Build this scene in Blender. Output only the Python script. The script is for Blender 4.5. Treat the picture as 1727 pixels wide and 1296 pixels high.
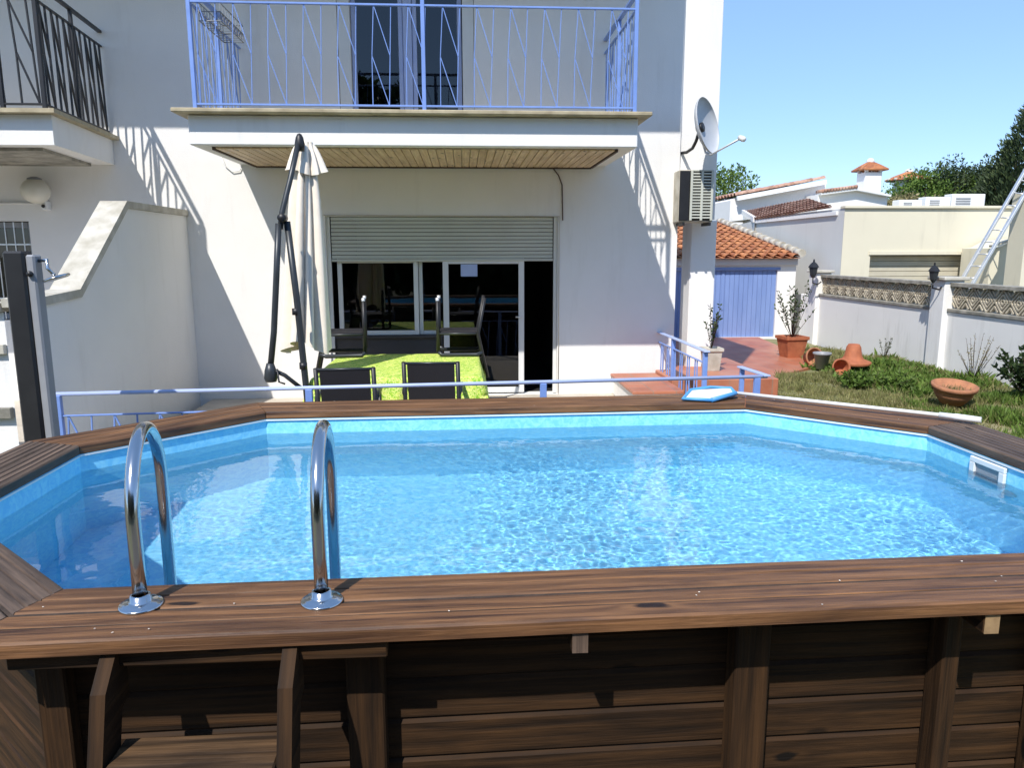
import bpy, bmesh, math, random
from mathutils import Vector, Matrix, noise
R = math.radians
random.seed(7)
SC = bpy.context.scene
COL = SC.collection
for o in list(bpy.data.objects): bpy.data.objects.remove(o)

# ------------------------------------------------------------ camera
FPX, YAW, PIT, ROL, CZ = 1272.8, .0637, .1734, .0026, 2.2
_F = Vector((math.sin(YAW)*math.cos(PIT), math.cos(YAW)*math.cos(PIT), -math.sin(PIT)))
_r = Vector((math.cos(YAW), -math.sin(YAW), 0)); _d = _F.cross(_r)
_r, _d = math.cos(ROL)*_r+math.sin(ROL)*_d, -math.sin(ROL)*_r+math.cos(ROL)*_d
cam = bpy.data.objects.new('camera', bpy.data.cameras.new('camera')); COL.objects.link(cam)
m = Matrix.Identity(4)
for i in range(3):
    m[i][0] = _r[i]; m[i][1] = -_d[i]; m[i][2] = -_F[i]
m[0][3], m[1][3], m[2][3] = 0, 0, CZ
cam.matrix_world = m
cam.data.sensor_width = 36; cam.data.lens = FPX/1727*36
cam.data.clip_start = .05; cam.data.clip_end = 2000
SC.camera = cam
def at(px, py, X=None, Y=None, Z=None):
    v = (px-863.5)/FPX*_r+(py-648)/FPX*_d+_F
    t = X/v[0] if X is not None else Y/v[1] if Y is not None else (Z-CZ)/v[2]
    return v*t+Vector((0, 0, CZ))
def ax(px, Y, py=400): return at(px, py, Y=Y)[0]

# ------------------------------------------------------------ light
SUN = Vector((.385, .76, -1.0)).normalized()          # direction the light travels
W = bpy.data.worlds.new("World"); SC.world = W; W.use_nodes = True
nt = W.node_tree; nt.nodes.clear()
sky = nt.nodes.new('ShaderNodeTexSky'); sky.sky_type = 'NISHITA'; sky.sun_disc = False
elev = math.asin(-SUN.z); sky.sun_elevation = elev
sky.sun_rotation = math.atan2(-SUN.x, -SUN.y)
sky.air_density = 1.0; sky.dust_density = .1; sky.ozone_density = 3.0; sky.altitude = 0
bg = nt.nodes.new('ShaderNodeBackground'); bg.inputs[1].default_value = .15
wo = nt.nodes.new('ShaderNodeOutputWorld')
tint = nt.nodes.new('ShaderNodeMix'); tint.data_type = 'RGBA'; tint.blend_type = 'MULTIPLY'; tint.inputs[0].default_value = 1
tint.inputs[7].default_value = (.80, .87, 1.0, 1); nt.links.new(sky.outputs[0], tint.inputs[6]); even = nt.nodes.new('ShaderNodeMix'); even.data_type = 'RGBA'; even.inputs[0].default_value = .55
even.inputs[7].default_value = (1.18, 1.98, 3.3, 1); nt.links.new(tint.outputs[2], even.inputs[6]); nt.links.new(even.outputs[2], bg.inputs[0]); nt.links.new(bg.outputs[0], wo.inputs[0])
sl = bpy.data.lights.new('sun', 'SUN'); sl.energy = 3.05; sl.angle = R(.53); sl.color = (1, .955, .885)
so = bpy.data.objects.new('sun', sl); COL.objects.link(so)
so.rotation_euler = SUN.to_track_quat('-Z', 'Y').to_euler()
vs = SC.view_settings; vs.view_transform = 'Standard'; vs.look = 'None'; vs.exposure = .80; vs.gamma = 1
CAUSTICS = True
try:
    sl.cycles.is_caustics_light = CAUSTICS
except Exception as e: print(e)

# ------------------------------------------------------------ materials
def nodes(name):
    mt = bpy.data.materials.new(name); mt.use_nodes = True
    n = mt.node_tree; return mt, n, n.nodes['Principled BSDF']
def mix2(n, fac, a, b):
    x = n.nodes.new('ShaderNodeMix'); x.data_type = 'RGBA'
    n.links.new(fac, x.inputs[0])
    for v, s in ((a, 6), (b, 7)):
        if isinstance(v, tuple): x.inputs[s].default_value = (*v, 1)
        else: n.links.new(v, x.inputs[s])
    return x.outputs[2]
def ramp(n, src, lo, hi):
    r = n.nodes.new('ShaderNodeMapRange'); n.links.new(src, r.inputs[0])
    r.inputs[1].default_value = lo; r.inputs[2].default_value = hi; return r.outputs[0]
def coords(n, scale, uv=False):
    t = n.nodes.new('ShaderNodeTexCoord' if uv else 'ShaderNodeNewGeometry')
    mp = n.nodes.new('ShaderNodeMapping'); mp.inputs['Scale'].default_value = scale
    n.links.new(t.outputs['UV' if uv else 'Position'], mp.inputs[0]); return mp.outputs[0]
def ntex(n, vec, scale, det=4, rough=.55, dist=0):
    t = n.nodes.new('ShaderNodeTexNoise'); t.inputs['Scale'].default_value = scale
    t.inputs['Detail'].default_value = det; t.inputs['Roughness'].default_value = rough; t.inputs['Distortion'].default_value = dist
    n.links.new(vec, t.inputs[0]); return t.outputs[0]
def bump(n, b, h, strength, dist=.01):
    x = n.nodes.new('ShaderNodeBump'); x.inputs['Strength'].default_value = strength; x.inputs['Distance'].default_value = dist
    n.links.new(h, x.inputs['Height']); n.links.new(x.outputs[0], b.inputs['Normal'])
def mat(name, c, c2=None, rough=.7, scale=3, metal=0, bmp=0, bscale=60, stretch=(1, 1, 1), lo=.35, hi=.7, spec=.5):
    mt, n, b = nodes(name); b.inputs['Roughness'].default_value = rough; b.inputs['Metallic'].default_value = metal
    b.inputs['Specular IOR Level'].default_value = spec
    if c2 is None: c2 = tuple(v*.82 for v in c)
    v = coords(n, stretch); f = ramp(n, ntex(n, v, scale, 6), lo, hi)
    n.links.new(mix2(n, f, c2, c), b.inputs['Base Color'])
    if bmp: bump(n, b, ntex(n, v, bscale, 5), bmp)
    return mt
def plaster(name, c, stain, amt=.5):
    mt, n, b = nodes(name); b.inputs['Roughness'].default_value = .85; b.inputs['Specular IOR Level'].default_value = .2
    v = coords(n, (1, 1, 1)); vs_ = coords(n, (1.6, 1.6, .22))
    f = ramp(n, ntex(n, v, .9, 7, .6), .3, .75)
    c1 = mix2(n, f, tuple(x*.93 for x in c), c)
    g = ramp(n, ntex(n, vs_, 2.3, 6, .65), .56, .86)
    mm = n.nodes.new('ShaderNodeMath'); mm.operation = 'MULTIPLY'; mm.inputs[1].default_value = amt; n.links.new(g, mm.inputs[0])
    n.links.new(mix2(n, mm.outputs[0], c1, stain), b.inputs['Base Color'])
    a = n.nodes.new('ShaderNodeMath'); a.operation = 'ADD'
    n.links.new(ntex(n, v, 70, 4), a.inputs[0]); n.links.new(ntex(n, v, 5, 3), a.inputs[1])
    bump(n, b, a.outputs[0], .22, .012); return mt
def wood(name, dark, light, rough=.55, reed=0, spec=.4):
    mt, n, b = nodes(name); b.inputs['Specular IOR Level'].default_value = spec
    def math_(op, x, y):
        q = n.nodes.new('ShaderNodeMath'); q.operation = op
        for i, v in enumerate((x, y)):
            if isinstance(v, (int, float)): q.inputs[i].default_value = v
            else: n.links.new(v, q.inputs[i])
        return q.outputs[0]
    uv = coords(n, (1, 1, 1), True); vk = coords(n, (1, 3.0, 1), True)
    vo = n.nodes.new('ShaderNodeTexVoronoi'); vo.voronoi_dimensions = '2D'; vo.inputs['Scale'].default_value = 1.55; wob = n.nodes.new('ShaderNodeTexNoise'); wob.inputs['Scale'].default_value = 9; n.links.new(vk, wob.inputs[0])
    va = n.nodes.new('ShaderNodeVectorMath'); va.operation = 'MULTIPLY_ADD'; n.links.new(wob.outputs[1], va.inputs[0]); va.inputs[1].default_value = (.09, .09, 0); n.links.new(vk, va.inputs[2])
    n.links.new(va.outputs[0], vo.inputs[0])
    dist = vo.outputs['Distance']
    pick = ramp(n, n_sep(n, vo.outputs['Color']), .50, .62)          # only some cells hold a knot
    near = math_('MULTIPLY', ramp(n, dist, .34, .02), pick)
    sx = n.nodes.new('ShaderNodeSeparateXYZ'); n.links.new(uv, sx.inputs[0])
    cb = n.nodes.new('ShaderNodeCombineXYZ')
    n.links.new(math_('MULTIPLY', sx.outputs[0], .16), cb.inputs[0])
    n.links.new(math_('ADD', sx.outputs[1], math_('MULTIPLY', math_('POWER', near, 2.0), .045)), cb.inputs[1])
    wv = n.nodes.new('ShaderNodeTexWave'); wv.wave_type = 'BANDS'; wv.bands_direction = 'Y'; n.links.new(cb.outputs[0], wv.inputs[0])
    wv.inputs['Scale'].default_value = 6; wv.inputs['Distortion'].default_value = 3.5; wv.inputs['Detail'].default_value = 3
    wv.inputs['Detail Scale'].default_value = 1.6; wv.inputs['Detail Roughness'].default_value = .6
    g1 = ntex(n, coords(n, (1.0, 30, 1), True), 2.4, 6, .62, .5); g2 = ntex(n, coords(n, (.6, 3.2, 1), True), 1.9, 5, .6, .8)
    g3 = ntex(n, coords(n, (.5, 11, 1), True), 2.0, 4, .55, .8)
    f = math_('ADD', math_('ADD', math_('MULTIPLY', wv.outputs[1], .20), math_('MULTIPLY', ramp(n, g1, .32, .68), .42)), math_('MULTIPLY', ramp(n, g3, .28, .72), .38))
    col = mix2(n, ramp(n, f, .18, .86), dark, light)
    col = mix2(n, ramp(n, g2, .44, .70), col, mix2(n, ramp(n, f, .2, .9), tuple(x*.8 for x in dark), tuple(a*.45+c*.30 for a, c in zip(dark, light))))
    col = mix2(n, ramp(n, math_('MULTIPLY', ramp(n, dist, .16, .06), pick), 0, 1.4), col, tuple(x*.75 for x in light))
    col = mix2(n, math_('MULTIPLY', ramp(n, dist, .085, .05), pick), col, tuple(x*.35 for x in dark))
    n.links.new(col, b.inputs['Base Color'])
    rr = n.nodes.new('ShaderNodeMapRange'); n.links.new(g1, rr.inputs[0]); rr.inputs[3].default_value = rough-.12; rr.inputs[4].default_value = rough+.2
    n.links.new(rr.outputs[0], b.inputs['Roughness'])
    bump(n, b, f, .6, .005)
    return mt
def n_sep(n, c):
    q = n.nodes.new('ShaderNodeSeparateColor'); n.links.new(c, q.inputs[0]); return q.outputs[0]
M = {}
M['white'] = plaster('white_plaster', (.85, .835, .81), (.58, .55, .50), .42)
M['white2'] = plaster('old_white_plaster', (.87, .86, .84), (.42, .40, .36), .6)
M['cream'] = plaster('cream_plaster', (.74, .69, .54), (.50, .46, .36), .6)
M['grey_wall'] = plaster('grey_render', (.66, .66, .64), (.45, .45, .43), .55)
M['cap'] = mat('wall_cap', (.62, .59, .52), (.40, .37, .30), .9, 5, bmp=.3)
M['cap_dark'] = mat('cap_dark', (.44, .41, .35), (.20, .19, .16), .9, 6, bmp=.3)
M['tile_edge'] = mat('edge_tile', (.50, .43, .29), (.30, .25, .16), .8, 6)
M['soffit'] = wood('soffit_wood', (.55, .38, .22), (.85, .68, .46), .5)
M['wood_top'] = wood('coping_wood', (.048, .020, .010), (.30, .145, .060), .55)
M['wood_grey'] = wood('weathered_coping_wood', (.050, .034, .026), (.20, .135, .095), .6)
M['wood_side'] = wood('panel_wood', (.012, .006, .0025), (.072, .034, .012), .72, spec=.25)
M['wood_tread'] = wood('tread_wood', (.025, .014, .007), (.13, .072, .033), .6)
M['wood_end'] = mat('end_grain', (.36, .24, .12), (.25, .16, .08), .8, 30)
M['lav'] = mat('lavender_paint', (.21, .33, .70), (.17, .28, .62), .38, 6)
M['lavpale'] = mat('pale_lavender_paint', (.44, .52, .76), (.38, .46, .72), .4, 6)
M['bluedoor'] = mat('blue_door_paint', (.21, .31, .60), (.17, .26, .53), .6, 4, stretch=(1, 1, .3))
M['black'] = mat('black_metal', (.018, .018, .02), (.012, .012, .014), .45, 8)
M['anth'] = mat('anthracite_metal', (.05, .055, .06), (.035, .04, .045), .38, 8, metal=.3)
M['chrome'] = mat('stainless_steel', (.60, .61, .62), (.52, .53, .54), .17, 5, metal=1)
M['alu'] = mat('aluminium', (.72, .73, .74), (.6, .61, .62), .35, 9, metal=.6)
M['plastic'] = mat('white_plastic', (.80, .80, .79), (.74, .74, .72), .4, 4)
M['frame'] = mat('white_frame', (.74, .74, .72), (.70, .70, .68), .4, 4)
M['shutter'] = mat('shutter_slats', (.56, .57, .50), (.50, .51, .45), .55, 2)
M['beige'] = mat('beige_slats', (.60, .56, .44), (.5, .46, .36), .6, 3)
M['grey'] = mat('grey_panel', (.30, .31, .33), (.25, .26, .28), .45, 5)
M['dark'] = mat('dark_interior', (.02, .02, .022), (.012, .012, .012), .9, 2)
M['darksill'] = mat('dark_panel', (.05, .05, .055), (.035, .035, .04), .5, 3)
M['sling'] = mat('black_sling_fabric', (.022, .02, .024), (.014, .013, .016), .6, 120)
M['dish'] = mat('dish_paint', (.50, .52, .55), (.44, .46, .49), .5, 6)
M['canopy'] = mat('canopy_fabric', (.88, .80, .68), (.82, .73, .61), .85, 8, bmp=.15, bscale=200)
M['terra'] = mat('terracotta', (.46, .15, .065), (.33, .10, .045), .75, 9, bmp=.2)
M['terra2'] = mat('weathered_terracotta', (.50, .22, .11), (.30, .13, .07), .85, 7, bmp=.3)
M['soil'] = mat('soil', (.07, .045, .03), (.03, .02, .014), .95, 20, bmp=.5)  # dark brown, used for the shade strips in the coping seams
M['globe'] = mat('opal_globe', (.72, .69, .60), (.66, .63, .54), .3, 3)
M['rope'] = mat('cable', (.10, .06, .04), (.06, .04, .03), .7, 9)
M['grout'] = mat('block_screen', (.64, .57, .43), (.38, .33, .25), .9, 9, bmp=.3)
M['bluenet'] = mat('blue_net_frame', (.10, .36, .68), (.07, .28, .58), .45, 6)
M['petal'] = mat('petal', (.8, .76, .70), (.7, .6, .5), .8, 8)
M['bark'] = mat('bark', (.10, .07, .045), (.05, .035, .025), .9, 14, stretch=(1, 1, .3), bmp=.5)
M['stone'] = mat('terrace_stone', (.58, .52, .44), (.46, .41, .34), .8, 4, bmp=.2)
M['ground'] = mat('dry_ground', (.30, .26, .15), (.17, .18, .07), .95, 2.2, bmp=.5, bscale=30)
M['farground'] = mat('far_ground', (.20, .17, .11), (.10, .11, .05), .95, .3)
M['street'] = mat('paving', (.11, .10, .09), (.07, .065, .06), .9, 2)

def leafmat(name, c, c2, trans=.35):
    mt, n, b = nodes(name); b.inputs['Roughness'].default_value = .55; b.inputs['Specular IOR Level'].default_value = .25
    v = coords(n, (1, 1, 1)); f = ramp(n, ntex(n, v, 2.5, 3), .35, .65)
    gi = n.nodes.new('ShaderNodeNewGeometry'); f2 = gi.outputs['Random Per Island']
    col = mix2(n, f, c2, c); col = mix2(n, f2, tuple(x*.55 for x in c2), col)
    n.links.new(col, b.inputs['Base Color'])
    tr = n.nodes.new('ShaderNodeBsdfTranslucent'); n.links.new(col, tr.inputs[0])
    mx = n.nodes.new('ShaderNodeMixShader'); mx.inputs[0].default_value = trans
    n.links.new(b.outputs[0], mx.inputs[1]); n.links.new(tr.outputs[0], mx.inputs[2])
    n.links.new(mx.outputs[0], n.nodes['Material Output'].inputs[0]); return mt
M['leaf'] = leafmat('leaf_green', (.26, .38, .08), (.13, .22, .04))
M['leaf_dark'] = leafmat('leaf_dark', (.09, .14, .045), (.04, .075, .03))
M['conifer'] = leafmat('conifer', (.12, .16, .055), (.05, .08, .04), .2)
M['leaf_grey'] = leafmat('leaf_greygreen', (.20, .25, .13), (.09, .13, .06))
M['grass'] = leafmat('grass_blades', (.48, .44, .19), (.30, .32, .11))
M['drygrass'] = leafmat('dry_reeds', (.55, .46, .25), (.30, .28, .12))

# tablecloth: lime green printed fabric
mt, n, b = nodes('lime_cloth'); v = coords(n, (1, 1, 1)); b.inputs['Roughness'].default_value = .8
f = ramp(n, ntex(n, v, 11, 4, .6, 2.2), .46, .52); f2 = ramp(n, ntex(n, v, 27, 3, .5, 2.5), .50, .55)
c = mix2(n, f, (.55, .68, .09), (.22, .46, .02)); c = mix2(n, f2, c, (.70, .74, .22))
n.links.new(c, b.inputs['Base Color']); M['cloth'] = mt

# roof tiles
def tiles(name, a, b2):
    mt, n, b = nodes(name); b.inputs['Roughness'].default_value = .85
    v = coords(n, (1, 1, 1)); vo = n.nodes.new('ShaderNodeTexVoronoi'); vo.inputs['Scale'].default_value = 3.2; n.links.new(v, vo.inputs[0])
    f = ramp(n, vo.outputs['Color'], .2, .8); g = ramp(n, ntex(n, v, 6, 6, .7), .5, .8)
    c = mix2(n, f, a, b2); c = mix2(n, g, c, (.10, .06, .045)); n.links.new(c, b.inputs['Base Color'])
    bump(n, b, ntex(n, v, 30, 4), .3); return mt
M['tiles'] = tiles('roof_tiles', (.34, .115, .045), (.56, .23, .09))
M['tiles_old'] = tiles('old_roof_tiles', (.36, .19, .13), (.54, .36, .27))
# path tiles
mt, n, b = nodes('path_tiles'); v = coords(n, (1, 1, 1)); b.inputs['Roughness'].default_value = .45
br = n.nodes.new('ShaderNodeTexBrick'); n.links.new(v, br.inputs[0]); br.offset = 0
br.inputs['Scale'].default_value = 1; br.inputs['Brick Width'].default_value = .28; br.inputs['Row Height'].default_value = .28
br.inputs['Mortar Size'].default_value = .009
br.inputs['Color1'].default_value = (.46, .15, .075, 1); br.inputs['Color2'].default_value = (.36, .11, .055, 1); br.inputs['Mortar'].default_value = (.28, .16, .11, 1)
c = mix2(n, ramp(n, ntex(n, v, 1.6, 6, .6), .4, .75), br.outputs[0], (.52, .24, .15)); n.links.new(c, b.inputs['Base Color'])
M['path'] = mt
# pool liner
mt, n, b = nodes('pool_liner'); v = coords(n, (1, 1, 1)); b.inputs['Roughness'].default_value = .4
f = ramp(n, ntex(n, v, 24, 4, .6, 1.0), .38, .62)
c = mix2(n, f, (.21, .64, .93), (.33, .77, .97)); n.links.new(c, b.inputs['Base Color']); M['liner'] = mt
# glass pane
mt, n, b = nodes('window_glass'); n.nodes.remove(b)
t = n.nodes.new('ShaderNodeBsdfTransparent'); t.inputs[0].default_value = (.62, .66, .66, 1)
g = n.nodes.new('ShaderNodeBsdfGlossy'); g.inputs['Roughness'].default_value = .01
fr = n.nodes.new('ShaderNodeFresnel'); fr.inputs[0].default_value = 1.7
mx = n.nodes.new('ShaderNodeMixShader'); n.links.new(fr.outputs[0], mx.inputs[0]); n.links.new(t.outputs[0], mx.inputs[1]); n.links.new(g.outputs[0], mx.inputs[2])
n.links.new(mx.outputs[0], n.nodes['Material Output'].inputs[0]); M['glass'] = mt
# water
mt, n, b = nodes('pool_water'); b.inputs['Base Color'].default_value = (.95, .99, 1, 1); b.inputs['Roughness'].default_value = 0
b.inputs['Transmission Weight'].default_value = 1; b.inputs['IOR'].default_value = 1.333; M['water'] = mt

# ------------------------------------------------------------ mesh builder
class MB:
    def __init__(s): s.v = []; s.f = []; s.uv = []; s.sm = []
    def face(s, pts, uv=None, smooth=False):
        i = len(s.v); s.v += [Vector(p) for p in pts]; s.f.append(list(range(i, i+len(pts))))
        if uv is None:
            p0 = Vector(pts[0]); e = (Vector(pts[1])-p0).normalized(); nn = e.cross(Vector(pts[-1])-p0)
            g = nn.normalized().cross(e) if nn.length > 1e-9 else Vector((0, 0, 1))
            uv = [((Vector(p)-p0).dot(e), (Vector(p)-p0).dot(g)) for p in pts]
        s.uv.append(uv); s.sm.append(smooth); return s
    def mesh(s, verts, faces, uvs=None, smooth=False):
        i = len(s.v); s.v += [Vector(p) for p in verts]
        for k, f in enumerate(faces):
            s.f.append([i+q for q in f]); s.uv.append(uvs[k] if uvs else [(0, 0)]*len(f)); s.sm.append(smooth)
        return s
    def obox(s, o, a, b, c, bev=.004):
        """box centred at o with half vectors a (long), b, c and small chamfers, grain along a"""
        o, a, b, c = map(Vector, (o, a, b, c)); ou, ov = random.random()*9, random.random()*9
        L = [a.length, b.length, c.length]; bev = min(bev, min(L)*.4)
        U = [x.normalized() for x in (a, b, c)]; vs_ = []; idx = {}
        for sx in (-1, 1):
            for sy in (-1, 1):
                for sz in (-1, 1):
                    for ax_ in range(3):
                        d = [L[0], L[1], L[2]]
                        for q in range(3):
                            if q != ax_: d[q] -= bev
                        idx[(sx, sy, sz, ax_)] = len(vs_); vs_.append(o+U[0]*sx*d[0]+U[1]*sy*d[1]+U[2]*sz*d[2])
        fs = []
        def key(sg, ax_): return idx[(sg[0], sg[1], sg[2], ax_)]
        for ax_ in range(3):
            o1, o2 = (ax_+1) % 3, (ax_+2) % 3
            for sg in (-1, 1):
                q = []
                for s1, s2 in ((-1, -1), (1, -1), (1, 1), (-1, 1)):
                    t = [0, 0, 0]; t[ax_] = sg; t[o1] = s1; t[o2] = s2; q.append(key(t, ax_))
                fs.append(q if sg > 0 else q[::-1])
        for ax_ in range(3):           # edges along ax_
            o1, o2 = (ax_+1) % 3, (ax_+2) % 3
            for s1 in (-1, 1):
                for s2 in (-1, 1):
                    def kk(sa, w):
                        t = [0, 0, 0]; t[ax_] = sa; t[o1] = s1; t[o2] = s2; return key(t, w)
                    q = [kk(-1, o1), kk(1, o1), kk(1, o2), kk(-1, o2)]
                    fs.append(q if s1*s2 < 0 else q[::-1])
        for sx in (-1, 1):
            for sy in (-1, 1):
                for sz in (-1, 1):
                    q = [key((sx, sy, sz), k) for k in range(3)]
                    fs.append(q if sx*sy*sz > 0 else q[::-1])
        uvs = []
        for f in fs:
            n_ = (vs_[f[1]]-vs_[f[0]]).cross(vs_[f[2]]-vs_[f[0]])
            k = max(range(3), key=lambda q: abs(n_.dot(U[q])))
            r_ = []
            for i in f:
                d = vs_[i]-o
                if k == 0: r_.append((d.dot(U[1])+ou, d.dot(U[2])+ov))
                elif k == 1: r_.append((d.dot(U[0])+ou, d.dot(U[2])+ov+L[1]))
                else: r_.append((d.dot(U[0])+ou, d.dot(U[1])+ov))
            uvs.append(r_)
        return s.mesh(vs_, fs, uvs)
    def box(s, x0, x1, y0, y1, z0, z1, bev=.004):
        o = Vector(((x0+x1)/2, (y0+y1)/2, (z0+z1)/2)); h = [Vector(((x1-x0)/2, 0, 0)), Vector((0, (y1-y0)/2, 0)), Vector((0, 0, (z1-z0)/2))]
        order = sorted(range(3), key=lambda q: -h[q].length); a = h[order[0]]; b = h[order[1]]; c = h[order[2]]
        if a.cross(b).dot(c) < 0: c = -c
        return s.obox(o, a, b, c, bev)
    def bar(s, p, q, w, t=None, up=(0, 0, 1), bev=.003):
        p, q = Vector(p), Vector(q); t = t or w; d = (q-p)/2; u = Vector(up)
        if abs(d.normalized().dot(u)) > .97: u = Vector((0, 1, 0))
        b = u.cross(d).normalized()*w/2; c = d.cross(b).normalized()*t/2
        return s.obox((p+q)/2, d, b, c, bev)
    def tube(s, pts, r, n=8, cap=True):
        pts = [Vector(p) for p in pts]; rs = r if isinstance(r, (list, tuple)) else [r]*len(pts)
        prev = None; vs_ = []
        for i, p in enumerate(pts):
            d = (pts[min(i+1, len(pts)-1)]-pts[max(i-1, 0)]).normalized()
            if prev is None:
                u = Vector((0, 0, 1)) if abs(d.z) < .9 else Vector((1, 0, 0)); b = d.cross(u).normalized()
            else: b = (prev-d*prev.dot(d)).normalized()
            prev = b; c = d.cross(b)
            vs_ += [p+(b*math.cos(2*math.pi*k/n)+c*math.sin(2*math.pi*k/n))*rs[i] for k in range(n)]
        fs = [[i*n+k, i*n+(k+1) % n, (i+1)*n+(k+1) % n, (i+1)*n+k] for i in range(len(pts)-1) for k in range(n)]
        s.mesh(vs_, fs, None, True)
        if cap:
            s.mesh(vs_[:n], [list(range(n))[::-1]]); s.mesh(vs_[-n:], [list(range(n))])
        return s
    def lathe(s, c, prof, n=24, axis=(0, 0, 1), smooth=True, sq=False, rot=0):
        c = Vector(c); A = Vector(axis).normalized(); u = Vector((1, 0, 0)) if abs(A.x) < .9 else Vector((0, 1, 0))
        b = (u-A*u.dot(A)).normalized(); d = A.cross(b); vs_ = []
        for r_, h in prof:
            for k in range(n):
                an = 2*math.pi*(k+.5*sq)/n+rot; vs_.append(c+A*h+(b*math.cos(an)+d*math.sin(an))*r_)
        fs = [[i*n+k, i*n+(k+1) % n, (i+1)*n+(k+1) % n, (i+1)*n+k] for i in range(len(prof)-1) for k in range(n)]
        return s.mesh(vs_, fs, None, smooth)
    def prism(s, poly, z0, z1):
        n = len(poly); lo = [Vector((p[0], p[1], z0)) for p in poly]; hi = [Vector((p[0], p[1], z1)) for p in poly]
        s.face(hi); s.face(lo[::-1])
        for i in range(n): s.face([lo[i], lo[(i+1) % n], hi[(i+1) % n], hi[i]])
        return s
    def xprism(s, poly, x0, x1):
        n = len(poly); a = [Vector((x0, p[0], p[1])) for p in poly]; b = [Vector((x1, p[0], p[1])) for p in poly]
        s.face(b); s.face(a[::-1])
        for i in range(n): s.face([a[i], a[(i+1) % n], b[(i+1) % n], b[i]])
        return s
    def yprism(s, poly, y0, y1):
        n = len(poly); a = [Vector((p[0], y0, p[1])) for p in poly]; b = [Vector((p[0], y1, p[1])) for p in poly]
        s.face(a); s.face(b[::-1])
        for i in range(n): s.face([a[(i+1) % n], a[i], b[i], b[(i+1) % n]])
        return s
    def build(s, name, mt, parent=None, fix=True):
        off = OFF.get(parent.name, Vector((0, 0, 0))) if parent else Vector((0, 0, 0))
        me = bpy.data.meshes.new(name); me.from_pydata([v-off for v in s.v], [], s.f)
        l = me.uv_layers.new(name='UVMap'); flat = [c for u in s.uv for p in u for c in p]
        l.data.foreach_set('uv', flat); me.polygons.foreach_set('use_smooth', s.sm)
        me.materials.append(M[mt] if isinstance(mt, str) else mt)
        if fix:
            bm = bmesh.new(); bm.from_mesh(me)
            if any(s.sm) or True: bmesh.ops.remove_doubles(bm, verts=bm.verts, dist=1e-5)
            bmesh.ops.recalc_face_normals(bm, faces=bm.faces); bm.to_mesh(me); bm.free()
        me.update()
        o = bpy.data.objects.new(name, me); COL.objects.link(o)
        if parent: o.parent = parent; OFF[o.name] = off
        return o
OFF = {}
def thing(name, label, cat, loc=(0, 0, 0), group=None):
    o = bpy.data.objects.new(name, None); COL.objects.link(o); o.location = loc; o.empty_display_size = .1
    o['label'] = label; o['category'] = cat
    if group: o['group'] = group
    OFF[o.name] = Vector(loc); return o
def tag(o, label, cat, group=None):
    o['label'] = label; o['category'] = cat
    if group: o['group'] = group
    return o
def struct(o): o['kind'] = 'structure'; return o
def dup(root, loc, rotz=None, label=None):
    r_ = root.copy(); COL.objects.link(r_); r_.location = loc
    if rotz is not None: r_.rotation_euler.z = rotz
    if label: r_['label'] = label
    def rec(src, dst):
        for ch in [x for x in bpy.data.objects if x.parent == src]:
            c_ = ch.copy(); COL.objects.link(c_); c_.parent = dst; rec(ch, c_)
    rec(root, r_); return r_
def arc(c, r_, a0, a1, n, u, v):
    c, u, v = Vector(c), Vector(u), Vector(v)
    return [c+(u*math.cos(a0+(a1-a0)*i/n)+v*math.sin(a0+(a1-a0)*i/n))*r_ for i in range(n+1)]
def wall_open(mb, y, x0, x1, z0, z1, ops, dep=.25):
    """front face at y with openings and reveals"""
    xs = sorted({x0, x1, *[o[0] for o in ops], *[o[1] for o in ops]}); zs = sorted({z0, z1, *[o[2] for o in ops], *[o[3] for o in ops]})
    for a, b in zip(xs, xs[1:]):
        for c, d in zip(zs, zs[1:]):
            if any(o[0] <= a and b <= o[1] and o[2] <= c and d <= o[3] for o in ops): continue
            mb.face([(a, y, c), (b, y, c), (b, y, d), (a, y, d)])
    for a, b, c, d in ops:
        mb.face([(a, y, c), (a, y+dep, c), (b, y+dep, c), (b, y, c)]); mb.face([(a, y, d), (b, y, d), (b, y+dep, d), (a, y+dep, d)])
        mb.face([(a, y, c), (a, y, d), (a, y+dep, d), (a, y+dep, c)]); mb.face([(b, y, c), (b, y+dep, c), (b, y+dep, d), (b, y, d)])
    return mb

# ------------------------------------------------------------ ground
g = MB()
N_ = 40
g.face([(-400, -400, 0), (400, -400, 0), (400, 600, 0), (-400, 600, 0)])
struct(g.build('ground', 'farground'))
g = MB(); gs = []
nx, ny = 40, 70
for j in range(ny+1):
    for i in range(nx+1):
        x = 1.5+i*(8.2-1.5)/nx; y = .5+j*(18.3-.5)/ny
        z = .012+.03*noise.noise(Vector((x*1.3, y*1.3, 0)))+.02
        z += .14*max(0, min(1, (x-6.6)/1.3))*max(0, min(1, (15.5-y)/2))
        gs.append((x, y, max(z, .008)))
def inpool(x, y): return x < 3.15 and 1.9 < y < 5.5
g.mesh(gs, [[j*(nx+1)+i, j*(nx+1)+i+1, (j+1)*(nx+1)+i+1, (j+1)*(nx+1)+i] for j in range(ny) for i in range(nx) if not inpool(*gs[j*(nx+1)+i][:2])], None, True)
struct(g.build('garden_soil', 'ground'))
def gz(x, y):
    z = .032+.03*noise.noise(Vector((x*1.3, y*1.3, 0)))
    return z+.14*max(0, min(1, (x-6.6)/1.3))*max(0, min(1, (15.5-y)/2))

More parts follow.
